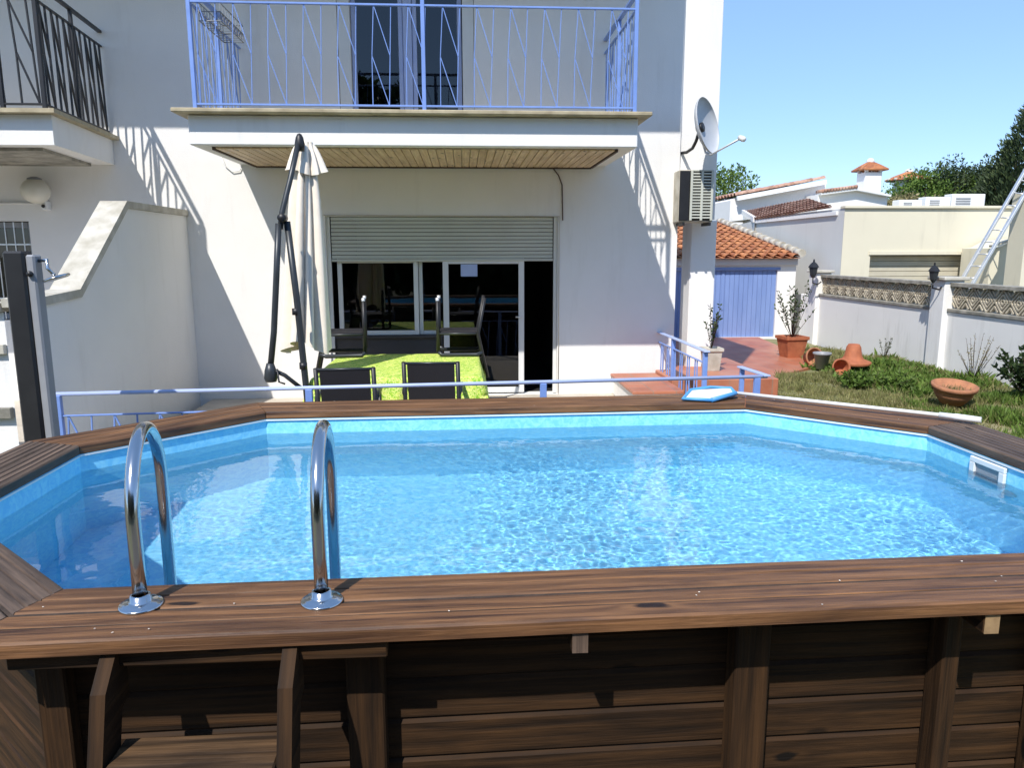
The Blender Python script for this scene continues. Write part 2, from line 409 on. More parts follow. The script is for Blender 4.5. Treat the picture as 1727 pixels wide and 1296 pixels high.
g = MB(); g.prism([(3.9, 11.2), (at(1285, 656, Z=.05)[0], 12.2), (5.3, 12.5), (6.55, 13.6), (6.95, 14.9), (7.4, 18.5), (2.8, 18.5), (2.9, 11.2)], .02, .07)
struct(g.build('garden_path', 'path'))
g = MB(); g.box(-3.35, 2.62, 6.35, 10.1, 0, .28, .01); struct(g.build('terrace_floor', 'stone'))
g = MB(); g.box(2.62, 4.0, 9.25, 11.2, 0, .60, .01); struct(g.build('raised_path_landing', 'path'))
g = MB(); g.box(-9, -3.62, 6.6, 10.1, 0, .30, .01); struct(g.build('neighbour_patio', 'stone'))
g = MB(); g.box(-2.4, 3.6, -3.0, 1.95, .004, .02, .002); struct(g.build('paving', 'street'))

# steps from the terrace to the raised path
st = thing('terracotta_steps', 'terracotta tiled steps rising beside the house corner behind the far pool edge', 'steps', (2.2, 9.2, .28))
g = MB(); g.box(2.02, 2.615, 8.75, 10.08, .285, .52, .006); g.build('riser', 'white2', st)
g = MB(); g.box(1.99, 2.615, 8.70, 10.08, .522, .56, .006); g.build('step_tread', 'path', st)

# ------------------------------------------------------------ wooden pool
ROT = .02; S_ = 1.15
PR = Vector((math.cos(ROT), math.sin(ROT), 0)); PD = Vector((-math.sin(ROT), math.cos(ROT), 0))
def pl(p, q, z): return PR*p+PD*q+Vector((0, 0, z))
PXL, PDN, PW, PL, PDG, PC = -1.204, 2.307, 2.644, 3.233, 1.135, .333
s_ = PDG/math.sqrt(2)
inner = [(PXL, PDN), (PXL+PL, PDN), (PXL+PL+s_, PDN+s_), (PXL+PL+s_, PDN+PW-s_), (PXL+PL, PDN+PW), (PXL, PDN+PW), (PXL-s_, PDN+PW-s_), (PXL-s_, PDN+s_)]
def offset(poly, c_):
    n_ = len(poly); out = []
    def nrm(i):
        a, b = Vector(poly[i]), Vector(poly[(i+1) % n_]); t_ = (b-a).normalized(); return Vector((t_.y, -t_.x)), a
    for i in range(n_):
        n1, a1 = nrm(i-1); n2, a2 = nrm(i); d1 = n1.dot(a1)+c_; d2 = n2.dot(a2)+c_
        det = n1.x*n2.y-n1.y*n2.x
        out.append(((d1*n2.y-d2*n1.y)/det, (n1.x*d2-n2.x*d1)/det))
    return out
ZP = 1.173
pool = thing('wooden_pool', 'dark wooden octagonal above ground pool with blue liner in the foreground', 'pool', pl(PXL+PL/2, PDN+PW/2, 0))
def plank(side, c0, c1, z0, z1, matn, reeds=0):
    A, B = offset(inner, c0), offset(inner, c1); g_ = .002
    a0, a1, b0, b1 = Vector(A[side]), Vector(A[(side+1) % 8]), Vector(B[side]), Vector(B[(side+1) % 8])
    t_ = (a1-a0).normalized(); a0 += t_*g_; a1 -= t_*g_; b0 += t_*g_; b1 -= t_*g_
    mb = MB(); rows = []
    w = c1-c0; pr = [(0, z0), (0, z1-.007), (.007, z1)]
    if reeds:
        for k in range(1, reeds+1):
            x = w*k/(reeds+1); pr += [(x-.006, z1), (x-.003, z1-.006), (x+.003, z1-.005), (x+.006, z1)]
    pr += [(w-.007, z1), (w, z1-.007), (w, z0)]
    ou = random.random()*20; ov = random.random()*5
    def P(e0, e1, x): return e0+(e1-e0)*(x/w)
    n_ = len(pr); ends = []
    NS = 6 if (a1-a0).length < 2 else 16
    sd = random.random()*50
    for k in range(NS+1):
        row = []
        for x, z in pr:
            p0 = P(a0, b0, x); p1 = P(a1, b1, x); q = p0+(p1-p0)*k/NS
            zz = z+.0022*noise.noise(Vector((q.x*1.5+sd, q.y*1.5, 0)))
            row.append((pl(q.x, q.y, zz), (q-a0).dot(t_)+ou, x+(z1-z if x == 0 or x == w else 0)+ov))
        rows.append(row)
    for k in range(NS):
        for i in range(n_):
            j = (i+1) % n_
            q = [rows[k][i], rows[k+1][i], rows[k+1][j], rows[k][j]]
            mb.face([x[0] for x in q], [(x[1], x[2]) for x in q])
    for r_ in (rows[0][::-1], rows[-1]): mb.face([x[0] for x in r_])
    return mb.build('coping_plank', matn, pool)
for sd in range(8):
    mt_ = 'wood_top' if sd in (0, 4, 3) else 'wood_grey' if sd in (1, 2, 6, 7) else 'wood_top'
    rd = (1 if sd == 0 else 0) if sd in (0, 4) else (1 if sd in (3, 5) else 3)
    plank(sd, -.004, .160, ZP-.046, ZP, mt_, rd); plank(sd, .170, .333, ZP-.046, ZP-.001, mt_, rd)
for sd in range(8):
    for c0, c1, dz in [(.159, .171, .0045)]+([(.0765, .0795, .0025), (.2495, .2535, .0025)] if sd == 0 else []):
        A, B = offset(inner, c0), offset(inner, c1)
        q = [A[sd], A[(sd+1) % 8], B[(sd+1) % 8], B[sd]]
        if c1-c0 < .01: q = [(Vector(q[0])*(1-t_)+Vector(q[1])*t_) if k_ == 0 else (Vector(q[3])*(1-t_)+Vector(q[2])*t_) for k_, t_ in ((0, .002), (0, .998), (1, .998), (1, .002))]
        MB().face([pl(p[0], p[1], ZP-dz) for p in q]).build('seam_shade', 'soil', pool)  # dark strips painting the shade in the plank gaps and grooves
# walls: stacked boards with vee joints
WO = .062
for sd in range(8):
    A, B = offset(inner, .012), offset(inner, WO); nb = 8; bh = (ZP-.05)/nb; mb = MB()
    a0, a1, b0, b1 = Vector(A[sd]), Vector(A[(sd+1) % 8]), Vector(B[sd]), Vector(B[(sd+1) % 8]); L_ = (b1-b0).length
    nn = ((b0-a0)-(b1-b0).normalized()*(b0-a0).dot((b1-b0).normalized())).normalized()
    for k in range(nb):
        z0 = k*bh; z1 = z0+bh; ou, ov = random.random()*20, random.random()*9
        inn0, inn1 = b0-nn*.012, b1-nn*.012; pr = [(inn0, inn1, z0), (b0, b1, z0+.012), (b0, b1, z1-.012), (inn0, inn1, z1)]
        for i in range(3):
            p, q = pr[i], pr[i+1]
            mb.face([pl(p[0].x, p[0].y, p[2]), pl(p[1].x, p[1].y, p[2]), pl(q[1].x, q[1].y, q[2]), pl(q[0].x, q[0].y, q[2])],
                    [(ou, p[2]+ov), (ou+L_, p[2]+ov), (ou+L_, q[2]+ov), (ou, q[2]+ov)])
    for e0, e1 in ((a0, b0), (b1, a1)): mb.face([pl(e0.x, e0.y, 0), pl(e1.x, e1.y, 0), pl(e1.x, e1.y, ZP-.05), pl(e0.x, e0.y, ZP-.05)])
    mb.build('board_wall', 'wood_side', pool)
# posts on the near and side faces
def post(sd, t_, w, dep):
    B = offset(inner, WO+.001); b0, b1 = Vector(B[sd]), Vector(B[(sd+1) % 8]); d = (b1-b0).normalized(); c_ = b0+d*t_; nn = Vector((d.y, -d.x))
    A3 = PR*d.x+PD*d.y; N3 = PR*nn.x+PD*nn.y; o = pl(c_.x, c_.y, (ZP-.048)/2)+N3*dep/2
    MB().obox(o, Vector((0, 0, (ZP-.052)/2)), A3*w/2, N3*dep/2, .006).build('post', 'wood_side', pool)
for t_ in (.955, 2.185, ): post(0, t_, .115, .085)
post(0, 2.86, .06, .085)
for sd in range(8):
    if sd != 0: post(sd, .06, .07, .06)
    post(sd, (Vector(inner[sd])-Vector(inner[(sd+1) % 8])).length-.0, .07, .05) if sd == 0 else None
for sd in (2, 4, 6):
    post(sd, .5*(Vector(offset(inner, WO)[sd])-Vector(offset(inner, WO)[(sd+1) % 8])).length, .115, .085)
post(0, .02, .09, .06)
# bracket ends under the coping
for px_ in (978, 1681):
    c_ = at(px_, 1086 if px_ < 1200 else 1052, Y=2.0)
    x = c_.x; y = 1.985 + x*ROT
    br_ = MB().box(x-.024, x+.024, y+.004, y+.24, ZP-.115, ZP-.052, .003).build('bracket', 'wood_side', pool)  # darker wood puts the shade of the bracket sides into the colour
    MB().box(x-.023, x+.023, y, y+.0035, ZP-.114, ZP-.053, .001).build('end_face', 'wood_end' if px_ > 1200 else 'wood_grey', br_)
# ledger behind ladder
p0 = at(20, 1108, Y=2.02); p1 = at(655, 1098, Y=2.02)
MB().box(p0.x, p1.x, 1.99, 2.035, ZP-.105, ZP-.055, .004).build('ledger', 'wood_side', pool)
# liner
ZW = 1.025; LB = .02
mb = MB(); I0 = inner
n_ = 8; mb.face([pl(p[0], p[1], LB) for p in I0])
for i in range(8):
    a, b = I0[i], I0[(i+1) % 8]
    mb.face([pl(a[0], a[1], LB), pl(b[0], b[1], LB), pl(b[0], b[1], ZP-.05), pl(a[0], a[1], ZP-.05)])
bm_l = mb.build('liner', 'liner', pool)
try: bm_l.cycles.is_caustics_receiver = CAUSTICS
except Exception: pass
mb = MB(); B2 = offset(I0, -.012)
for i in range(8):
    a, b, c_, d = I0[i], I0[(i+1) % 8], B2[(i+1) % 8], B2[i]
    z0, z1 = ZP-.060, ZP-.05
    mb.face([pl(*c_, z0), pl(*d, z0), pl(*d, z1), pl(*c_, z1)]); mb.face([pl(*a, z0), pl(*b, z0), pl(*c_, z0), pl(*d, z0)])
mb.build('liner_bead', 'plastic', pool)
# skimmer on the right end wall
sk = pl(PXL+PL+s_-.004, PDN+PW-s_-.53, 1.03)
def endbox(y0, y1, z0, z1, dx0, dx1, name, mt_, par):
    o = sk+PD*((y0+y1)/2)+Vector((0, 0, (z0+z1)/2))-PR*((dx0+dx1)/2)
    return MB().obox(o, PD*(y1-y0)/2, PR*(dx1-dx0)/2, Vector((0, 0, (z1-z0)/2)), .004).build(name, mt_, par)
skm = endbox(-.13, .13, .045, .075, 0, .018, 'skimmer', 'plastic', pool)
endbox(-.13, .13, -.095, -.06, 0, .018, 'rim', 'plastic', skm)
endbox(-.13, -.09, -.06, .045, 0, .018, 'rim', 'plastic', skm)
endbox(.09, .13, -.06, .045, 0, .018, 'rim', 'plastic', skm)
endbox(-.09, .09, -.06, .045, 0, .006, 'flap', 'grey', skm)
rn = sk-PD*.16+Vector((0, 0, -.16))
MB().lathe(rn, [(0, .03), (.02, .03), (.035, .015), (.045, 0)], 16, -PR).build('return_jet', 'plastic', pool)

# water surface with ripples
bm = bmesh.new(); NX, NY = 600, 340
x0, x1, y0, y1 = PXL-s_-.02, PXL+PL+s_+.02, PDN-.02, PDN+PW+.02
grid = [[bm.verts.new((x0+(x1-x0)*i/NX, y0+(y1-y0)*j/NY, 0)) for i in range(NX+1)] for j in range(NY+1)]
for j in range(NY):
    for i in range(NX): bm.faces.new((grid[j][i], grid[j][i+1], grid[j+1][i+1], grid[j+1][i]))
for i in range(8):
    a, b = Vector(inner[i]), Vector(inner[(i+1) % 8]); d = (b-a).normalized()
    bmesh.ops.bisect_plane(bm, geom=bm.verts[:]+bm.edges[:]+bm.faces[:], plane_co=(a.x-d.y*.003, a.y+d.x*.003, 0), plane_no=(d.y, -d.x, 0), clear_outer=True)
for v_ in bm.verts:
    x, y = v_.co.x, v_.co.y
    h = .0018*noise.noise(Vector((x*4.2, y*5.5, 1)))+.0009*noise.noise(Vector((x*12, y*14, 4)))+.0004*noise.noise(Vector((x*26, y*29, 9)))+.00030*noise.noise(Vector((x*41, y*45, 12)))
    amp = (.45+.75*max(0, min(1, (x+1.3)/1.2)))*(1+.9*noise.noise(Vector((x*1.1, y*1.4, 20))))
    v_.co = pl(x, y, ZW+h*amp*.5)
for f_ in bm.faces: f_.smooth = True
bmesh.ops.recalc_face_normals(bm, faces=bm.faces)
if sum(f_.normal.z for f_ in bm.faces) < 0: bmesh.ops.reverse_faces(bm, faces=bm.faces)
me = bpy.data.meshes.new('pool_water'); bm.to_mesh(me); bm.free(); me.materials.append(M['water'])
wat = bpy.data.objects.new('pool_water', me); COL.objects.link(wat); struct(wat)
try: wat.cycles.is_caustics_caster = CAUSTICS
except Exception: pass

# ladder handles
def handle(px_f, py_f, px_b, py_b, label):
    b = at(px_f, py_f, Z=ZP); k = at(px_b, py_b, Z=1.02); k.y = 2.60; k.x = b.x+(k.y-b.y)*(-.0)+(at(px_b, py_b, Y=2.60).x-b.x)
    h = ZP+.478
    r_ = (k.y-b.y)/2; c_ = Vector(((b.x+k.x)/2, (b.y+k.y)/2, h-r_)); u = Vector((k.x-b.x, k.y-b.y, 0)).normalized()
    t = thing('pool_handrail', label, 'handrail', b, 'stainless steel pool ladder handrails')
    pts = [b+Vector((0, 0, .002)), b+Vector((0, 0, .15))]+arc(c_, (Vector((k.x, k.y, 0))-Vector((b.x, b.y, 0))).length/2, math.pi, 0, 22, u, (0, 0, 1))+[Vector((k.x, k.y, .9)), Vector((k.x, k.y, .32))]
    MB().tube(pts, .0203, 20).build('tube', 'chrome', t)
    MB().lathe(b, [(.062, .001), (.062, .005), (.059, .008), (.052, .009), (.049, .013), (.034, .014), (.030, .017), (.028, .034), (.0225, .036)], 32).build('flange', 'chrome', t)
    return b, k
h1 = handle(238, 1022, 288, 985, 'left stainless steel handrail loop bolted to the near pool coping')
h2 = handle(543, 1015, 566, 975, 'right stainless steel handrail loop bolted to the near pool coping')
# wooden outside ladder
ld = thing('wooden_ladder', 'brown wooden ladder leaning against the near side of the pool', 'ladder', (-.73, 1.8, 0))
for x, nm in ((-.985, 0), (-.495, 1)):
    poly = [(2.035, 1.125), (1.985, 1.125), (1.90, 1.04), (1.60, .03), (1.71, .03), (1.985, .95), (2.035, .96)]
    MB().xprism(poly, x-.02, x+.02).build('side_rail', 'wood_side', ld)
for z, y in ((.825, 1.89), (.55, 1.81), (.28, 1.73)):
    MB().box(-.963, -.517, y-.10, y+.09, z, z+.034, .005).build('tread', 'wood_tread', ld)

# debris on coping
dg = MB()
for k in range(30):
    sd = random.choice([0, 0, 0, 1, 4, 3]); a, b = Vector(inner[sd]), Vector(inner[(sd+1) % 8]); t_ = random.random(); c_ = a+(b-a)*t_; d = (b-a).normalized()
    c_ += Vector((d.y, -d.x))*random.uniform(.01, .32); an = random.random()*6; q = []
    for i in range(5):
        rr = random.uniform(.0015, .0045); q.append(pl(c_.x+math.cos(an+i*1.25)*rr, c_.y+math.sin(an+i*1.25)*rr, ZP+.003+random.random()*.002))
    dg.face(q)
o = dg.build('fallen_petals', 'petal', None, False); o['kind'] = 'stuff'; tag(o, 'tiny pale petals and crumbs scattered on the wooden pool coping', 'petals')

# pool net on pole lying on the far coping
nt_ = thing('pool_net', 'blue flat leaf skimmer net on a long white pole lying on the far coping', 'pool net', (2.0, 5.2, ZP))
pA = at(1240, 663, Z=ZP+.03); pB = at(1655, 709, Z=ZP+.03); pM = at(1590, 701, Z=ZP+.03)
MB().tube([pA, pM], .0125, 12).build('pole', 'plastic', nt_)
MB().tube([pM+(pA-pM).normalized()*.02, pM+(pB-pM)*.3, pM+(pB-pM)*.32, pB], [.0185, .0185, .021, .0185], 12).build('grip', 'plastic', nt_)
e = (pA-pM).normalized(); c0 = pA+e*.02
n1 = at(1233, 655, Z=ZP+.05); n2 = at(1165, 658, Z=ZP+.05); n3 = at(1152, 673, Z=ZP+.02); n4 = at(1200, 675, Z=ZP+.02)
n5 = at(1240, 664, Z=ZP+.04)
MB().tube([n5, n1, (n1+n2)/2+Vector((0, .02, .01)), n2, n3, (n3+n4)/2, n4, n5], .012, 8).build('net_frame', 'bluenet', nt_)
MB().face([n5, n1, n2, n3, n4]).build('mesh', 'plastic', nt_)
MB().tube([n4, n5, pA], .016, 8).build('socket', 'bluenet', nt_)

# ------------------------------------------------------------ house
FY = 10.1; X0, X1 = -3.5, 2.86
OPL = (-1.77, 1.255, .28, 2.66); OPU = (-1.52, .18, 3.64, 5.95)
hs = thing('white_house', 'white two storey house with lavender balcony and sliding terrace doors', 'house', (0, FY, 0))
mb = MB(); wall_open(mb, FY, X0, X1, 0, 8.0, [OPL, OPU], .22)
mb.face([(X1, FY, 0), (X1, 17.9, 0), (X1, 17.9, 8), (X1, FY, 8)]); mb.face([(X0, FY, 8), (X1, FY, 8), (X1, 17.9, 8), (X0, 17.9, 8)])
mb.face([(X0, 17.9, 0), (X0, 17.9, 8), (X1, 17.9, 8), (X1, 17.9, 0)])
mb.build('wall', 'white', hs, False)
def room(x0, x1, y0, y1, z0, z1):
    mb = MB()
    mb.face([(x0, y1, z0), (x1, y1, z0), (x1, y1, z1), (x0, y1, z1)]); mb.face([(x0, y0, z0), (x1, y0, z0), (x1, y1, z0), (x0, y1, z0)])
    mb.face([(x0, y0, z1), (x1, y0, z1), (x1, y1, z1), (x0, y1, z1)]); mb.face([(x0, y0, z0), (x0, y1, z0), (x0, y1, z1), (x0, y0, z1)])
    mb.face([(x1, y0, z0), (x1, y1, z0), (x1, y1, z1), (x1, y0, z1)]); return mb
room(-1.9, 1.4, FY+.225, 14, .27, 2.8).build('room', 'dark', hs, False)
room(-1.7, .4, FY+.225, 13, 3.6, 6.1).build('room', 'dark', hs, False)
MB().box(2.865, 3.37, 10.14, 15, 2.62, 8.0, .004).build('wing_wall', 'white', hs)
MB().box(3.12, 3.475, 10.34, 10.75, 0, 2.615, .01).build('pillar', 'white', hs)
MB().prism([(X0, 8.25), (1.92, 8.25), (2.86, FY-.003), (X0, FY-.003)], 6.16, 6.3).build('roof_eave', 'white', hs)
# balcony
BX0, BX1, BY = -2.80, 1.885, 8.3
mb = MB(); mb.box(BX0, BX1, BY, FY-.003, 3.30, 3.60, .01); bal = mb.build('balcony_slab', 'white', hs)
MB().box(BX0-.12, BX1+.12, BY-.14, FY-.003, 3.603, 3.645, .008).build('cornice_tile', 'tile_edge', bal)
# soffit boards
mb = MB(); nbd = 26; sx0, sx1 = BX0+.22, BX1-.22
nsb = 46
for k in range(nsb):
    xa = sx0+(sx1-sx0)*k/nsb; mb.box(xa+.0035, xa+(sx1-sx0)/nsb-.0035, BY+.12, FY-.06, 3.276, 3.296, .004)
mb.build('soffit', 'soffit', bal)
mb = MB(); mb.box(sx0-.02, sx1+.02, FY-.045, FY-.005, 3.262, 3.297, .003); mb.box(sx0-.035, sx0-.005, BY+.12, FY-.05, 3.265, 3.297, .003); mb.box(sx1+.005, sx1+.035, BY+.12, FY-.05, 3.265, 3.297, .003)
mb.build('soffit_trim', 'rope', bal)
def zigzag(mb, P, L_, z0, z1, step, w, flip=1):
    """pattern of bent bars and diagonals; P(t, z) -> point"""
    n_ = max(1, int(round(L_/step))); st_ = L_/n_; zm = z0+(z1-z0)*.5
    def line(ts):
        for (a, za), (b, zb) in zip(ts, ts[1:]): mb.bar(P(a, za), P(b, zb), w, w)
    for i in range(n_):
        t = i*st_+st_*.25
        a = [(t, z1), (t-.03*flip, zm), (t-.035*flip, z0)]; b = [(t+st_/2, z1), (t+st_/2-.02*flip, zm), (t+st_/2-.04*flip, z0)]
        line(a); line(b); line([a[0], b[1]]); line([a[1], b[2]])
def balcony_rail(x0, x1, y, yw, z0, z1, zt, matn, parent, post_x=(), left=True, right=True, w=.0085, flip=1, slant=0):
    mb = MB(); zigzag(mb, lambda t, z: (x0+t, y, z), x1-x0, z0, z1, .34, w, flip)
    for xs in ([x0] if left else [])+([x1] if right else []):
        zigzag(mb, lambda t, z, xs=xs: (xs+slant*t/(yw-y), y+t, z), yw-y, z0, z1, .30, w+.002, flip)
    r_ = mb.build('railing', matn, parent)
    mb = MB()
    for z, ww, hh in ((z0, .03, .02), (z1, .03, .02), (zt, .05, .03)):
        mb.box(x0-.015, x1+.015, y-ww/2, y+ww/2, z-hh/2, z+hh/2, .003)
        for xs in ([x0] if left else [])+([x1] if right else []): mb.bar((xs, y+ww/2+.002, z), (xs+slant, yw-.003, z), ww, hh)
    mb.build('handrail', matn, r_)
    for xs in ([x0] if left else [])+([x1] if right else [])+list(post_x):
        MB().box(xs-.02, xs+.02, y-.02, y+.02, z0-.07, zt-.017, .003).build('post', matn, r_)
    for xs in ([x0] if left else [])+([x1] if right else []):
        xm = xs+slant/2; MB().box(xm-.018, xm+.018, (y+yw)/2-.018, (y+yw)/2+.018, z0-.07, zt-.017, .003).build('post', matn, r_)
    return r_
balcony_rail(-2.72, 1.845, BY+.02, FY, 3.705, 4.69, 4.85, 'lav', hs, (-.38,))
# upper balcony door
yd = FY+.10
def frame(mb, x0, x1, z0, z1, y, w=.06, d=.05):
    mb.box(x0, x0+w, y, y+d, z0, z1); mb.box(x1-w, x1, y, y+d, z0, z1); mb.box(x0+w+.001, x1-w-.001, y, y+d, z1-w, z1); mb.box(x0+w+.001, x1-w-.001, y, y+d, z0, z0+w)
def leaf_door(parent, x0, x1, z0, z1, y, w, matn, name='window'):
    mb = MB(); frame(mb, x0, x1, z0, z1, y, w); f_ = mb.build(name, matn, parent)
    MB().face([(x0+w, y+.022, z0+w), (x1-w, y+.022, z0+w), (x1-w, y+.022, z1-w), (x0+w, y+.022, z1-w)]).build('pane', 'glass', f_); return f_
leaf_door(hs, -1.36, -.72, 3.66, 5.9, yd, .055, 'lavpale', 'balcony_door')
leaf_door(hs, -.60, .02, 3.66, 5.9, yd, .055, 'lavpale', 'balcony_door')
MB().box(-.715, -.605, yd-.02, yd+.05, 3.66, 5.9).build('mullion', 'lavpale', hs)
MB().box(-1.515, -1.365, yd-.09, yd+.06, 3.65, 5.94).build('door_jamb', 'frame', hs)
MB().box(.03, .175, yd-.09, yd+.06, 3.65, 5.94).build('door_jamb', 'frame', hs)
# roller shutter over terrace doors
mb = MB(); zt, zb, ns = 2.655, 2.115, 11
for k in range(ns):
    a, b_ = zb+(zt-zb)*k/ns, zb+(zt-zb)*(k+1)/ns; ym = FY+.055
    mb.obox(((OPL[0]+OPL[1])/2, ym+.008, (a+b_)/2), ((OPL[1]-OPL[0])/2-.06, 0, 0), (0, .008, .0), (0, 0, (b_-a)/2-.003), .006)
sh = mb.build('roller_shutter', 'shutter', hs)
MB().box(OPL[0]+.055, OPL[1]-.055, FY+.045, FY+.08, zb-.035, zb-.002).build('bottom_bar', 'shutter', sh)
for x in (OPL[0], OPL[1]-.05): MB().box(x+.002, x+.048, FY+.04, FY+.09, .29, 2.655).build('guide_rail', 'frame', sh)
yw_ = FY+.12
leaf_door(hs, -1.66, -.60, 1.10, 2.12, yw_, .06, 'frame')
leaf_door(hs, -.655+.06, -.20, 1.10, 2.12, yw_+.052, .05, 'frame')
leaf_door(hs, -.27, .815, .30, 2.12, yw_-.055, .075, 'frame', 'sliding_door')
MB().tube([(.70, yw_-.075, 1.335), (.775, yw_-.075, 1.335)], .010, 8).build('door_handle', 'alu', hs)
MB().box(OPL[0]+.055, -.28, yw_, yw_+.06, .285, 1.06).build('lower_panel', 'darksill', hs)
MB().box(OPL[0]+.05, -.28, yw_-.05, yw_+.09, 1.063, 1.095).build('window_sill', 'darksill', hs)
MB().box(-.03, .19, yw_-.060, yw_-.056, 1.88, 2.04, .001).build('notice', 'lavpale', hs)
# downpipe cable etc
o = MB().tube([at(930, 280, Y=FY-.02), at(942, 296, Y=FY-.02), at(948, 312, Y=FY-.015), at(949, 372, Y=FY-.015)], .008, 6).build('cable', 'rope'); tag(o, 'thin brown cable hanging down the white wall right of the roller shutter', 'cable')
pts = [at(372, 262, Y=FY-.02), at(380, 280, Y=FY-.02), at(392, 290, Y=FY-.02), at(404, 288, Y=FY-.02), at(408, 278, Y=FY-.02)]
o = MB().tube(pts, .007, 6).build('cable', 'plastic'); tag(o, 'white cable looped on the wall under the left end of the lavender balcony', 'cable')
o = MB().tube([(1.262+.012, FY-.012, .3), (1.262+.012, FY-.012, 2.66), (-1.78, FY-.012, 2.672)], .006, 6).build('cable_trim', 'beige', hs)

# dividing wall towards the pool
poly = [(FY-.003, 0), (FY-.003, 2.66), (8.35, 2.66), (7.2, 1.80), (6.45, 1.76), (6.45, 0)]
dw = thing('dividing_wall', 'white dividing wall with sloping stained cap between the two terraces', 'wall', (-3.6, 8, 0))
MB().xprism(poly, -3.70, -3.51).build('wall', 'white', dw)
mb = MB(); cp = [(FY-.004, 2.663), (8.34, 2.663), (7.19, 1.803), (6.43, 1.763)]; cp2 = [(6.42, 1.835), (7.17, 1.875), (8.32, 2.735), (FY-.004, 2.735)]
mb.xprism(cp+cp2, -3.76, -3.485); mb.build('cap', 'cap', dw)
# neighbour's front balustrade wall
fw = thing('balustrade_wall', 'white garden wall with dark pierced blocks at the left edge behind the black shower', 'wall', (-5, 6.5, 0))
mb = MB(); wall_open(mb, 6.46, -8, -3.77, 0, 1.72, [(-3.98-.26*k, -3.86-.26*k, 1.50, 1.69) for k in range(12)], .14)
mb.build('wall', 'white2', fw, False)
MB().box(-8, -3.775, 6.40, 6.66, 1.725, 1.80).build('cap', 'cap', fw); MB().box(-8, -3.775, 6.41, 6.455, 1.38, 1.46).build('ledge', 'cap', fw)
MB().box(-8, -3.775, 6.40, 6.455, .84, .93).build('ledge', 'cap_dark', fw)

# neighbour's house
nh = thing('neighbour_house', 'white neighbouring house with black balcony railing at the left edge', 'house', (-6, FY, 0))
NOP = (-7.6, -5.46, 1.35, 2.60)
mb = MB(); wall_open(mb, FY, -10, X0-.0, 0, 8.0, [NOP], .2); mb.face([(-10, FY, 8), (X0, FY, 8), (X0, 17.9, 8), (-10, 17.9, 8)]); mb.build('wall', 'white', nh, False)
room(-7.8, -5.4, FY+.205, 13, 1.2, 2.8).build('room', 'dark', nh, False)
leaf_door(nh, -6.55, -5.47, 1.36, 2.59, FY+.12, .07, 'grey')
mb = MB()
for k in range(12): mb.bar((-5.56-.11*k, FY+.04, 1.36), (-5.56-.11*k, FY+.04, 2.59), .014)
for z in (1.62, 2.3): mb.box(-7.5, -5.47, FY+.032, FY+.048, z, z+.02, .002)
mb.build('window_grille', 'alu', nh)
MB().box(-10, X0, 8.25, FY-.003, 6.16, 6.3, .01).build('roof_eave', 'white', nh)
nb_ = MB().prism([(-9, BY), (-4.15, BY), (-4.34, FY-.003), (-9, FY-.003)], 3.29, 3.585).build('balcony_slab', 'white', nh)
MB().prism([(-9, BY-.12), (-4.06, BY-.12), (-4.26, FY-.003), (-9, FY-.003)], 3.588, 3.63).build('cornice_tile', 'tile_edge', nb_)
MB().prism([(-9, BY+.2), (-4.37, BY+.2), (-4.56, FY-.15), (-9, FY-.15)], 3.255, 3.287).build('soffit', 'cap_dark', nb_)
balcony_rail(-9, -4.21, BY+.02, FY, 3.69, 4.69, 4.86, 'black', nh, (-4.62,), left=False, w=.018, flip=-1, slant=-.17)
# wall lamp of the neighbour
lp = at(60, 322, Y=9.92)
wl = thing('wall_lamp', 'round opal globe lamp on the shaded wall of the neighbouring house', 'lamp', (lp.x, FY-.05, lp.z))
MB().lathe(lp, [(.165*math.sin(math.pi*k/14), -.165*math.cos(math.pi*k/14)*.93) for k in range(15)], 24).build('globe', 'globe', wl)
MB().lathe(Vector((lp.x, FY-.004, lp.z-.02)), [(0, .03), (.05, .03), (.06, 0)], 16, (0, -1, 0)).build('wall_plate', 'plastic', wl)
MB().lathe(lp+Vector((0, 0, .12)), [(.085, 0), (.08, .03), (.03, .05), (0, .05)], 18).build('collar', 'grey', wl)
sn = at(74, 345, Y=10.0)
wl2 = thing('motion_sensor', 'small white motion sensor below the globe lamp', 'sensor', sn)
MB().box(sn.x-.03, sn.x+.04, 9.99, FY-.003, sn.z-.07, sn.z+.05, .012).build('housing', 'plastic', wl2)
MB().lathe(sn+Vector((0, -.02, -.02)), [(0, .02), (.018, .012), (.022, 0)], 12, (0, -1, 0)).build('lens', 'black', wl2)
o = MB().tube([(-8, FY-.02, at(0, 343, Y=FY-.02).z), (sn.x-.05, FY-.02, at(60, 343, Y=FY-.02).z)], .014, 8).build('conduit', 'plastic'); tag(o, 'pale horizontal conduit on the shaded neighbouring wall under the globe lamp', 'conduit')

# wire basket on the left side railing of the balcony
wb = thing('wire_planter', 'empty wire flower basket hanging inside the left end of the lavender railing', 'planter', (-2.6, 8.85, 4.6))
x0, x1, y0, y1, z0, z1 = -2.68, -2.46, 8.5, 9.32, 4.56, 4.74
mb = MB()
for z in (z0, (z0+z1)/2, z1): mb.tube([(x0, y0, z), (x1, y0, z), (x1, y1, z), (x0, y1, z), (x0, y0, z)], .006, 5)
for k in range(10):
    y = y0+(y1-y0)*k/9; mb.tube([(x0, y, z1), (x0, y, z0), (x1, y, z0), (x1, y, z1)], .004, 4)
for k in range(9):
    y = y0+(y1-y0)*(k+.5)/9; mb.tube([(x1, y, (z0+z1)/2)]+arc((x1, y, z0+.06), .035, 0, 6.28, 8, (0, 1, 0), (0, 0, 1)), .003, 4)
mb.build('basket', 'grey', wb)

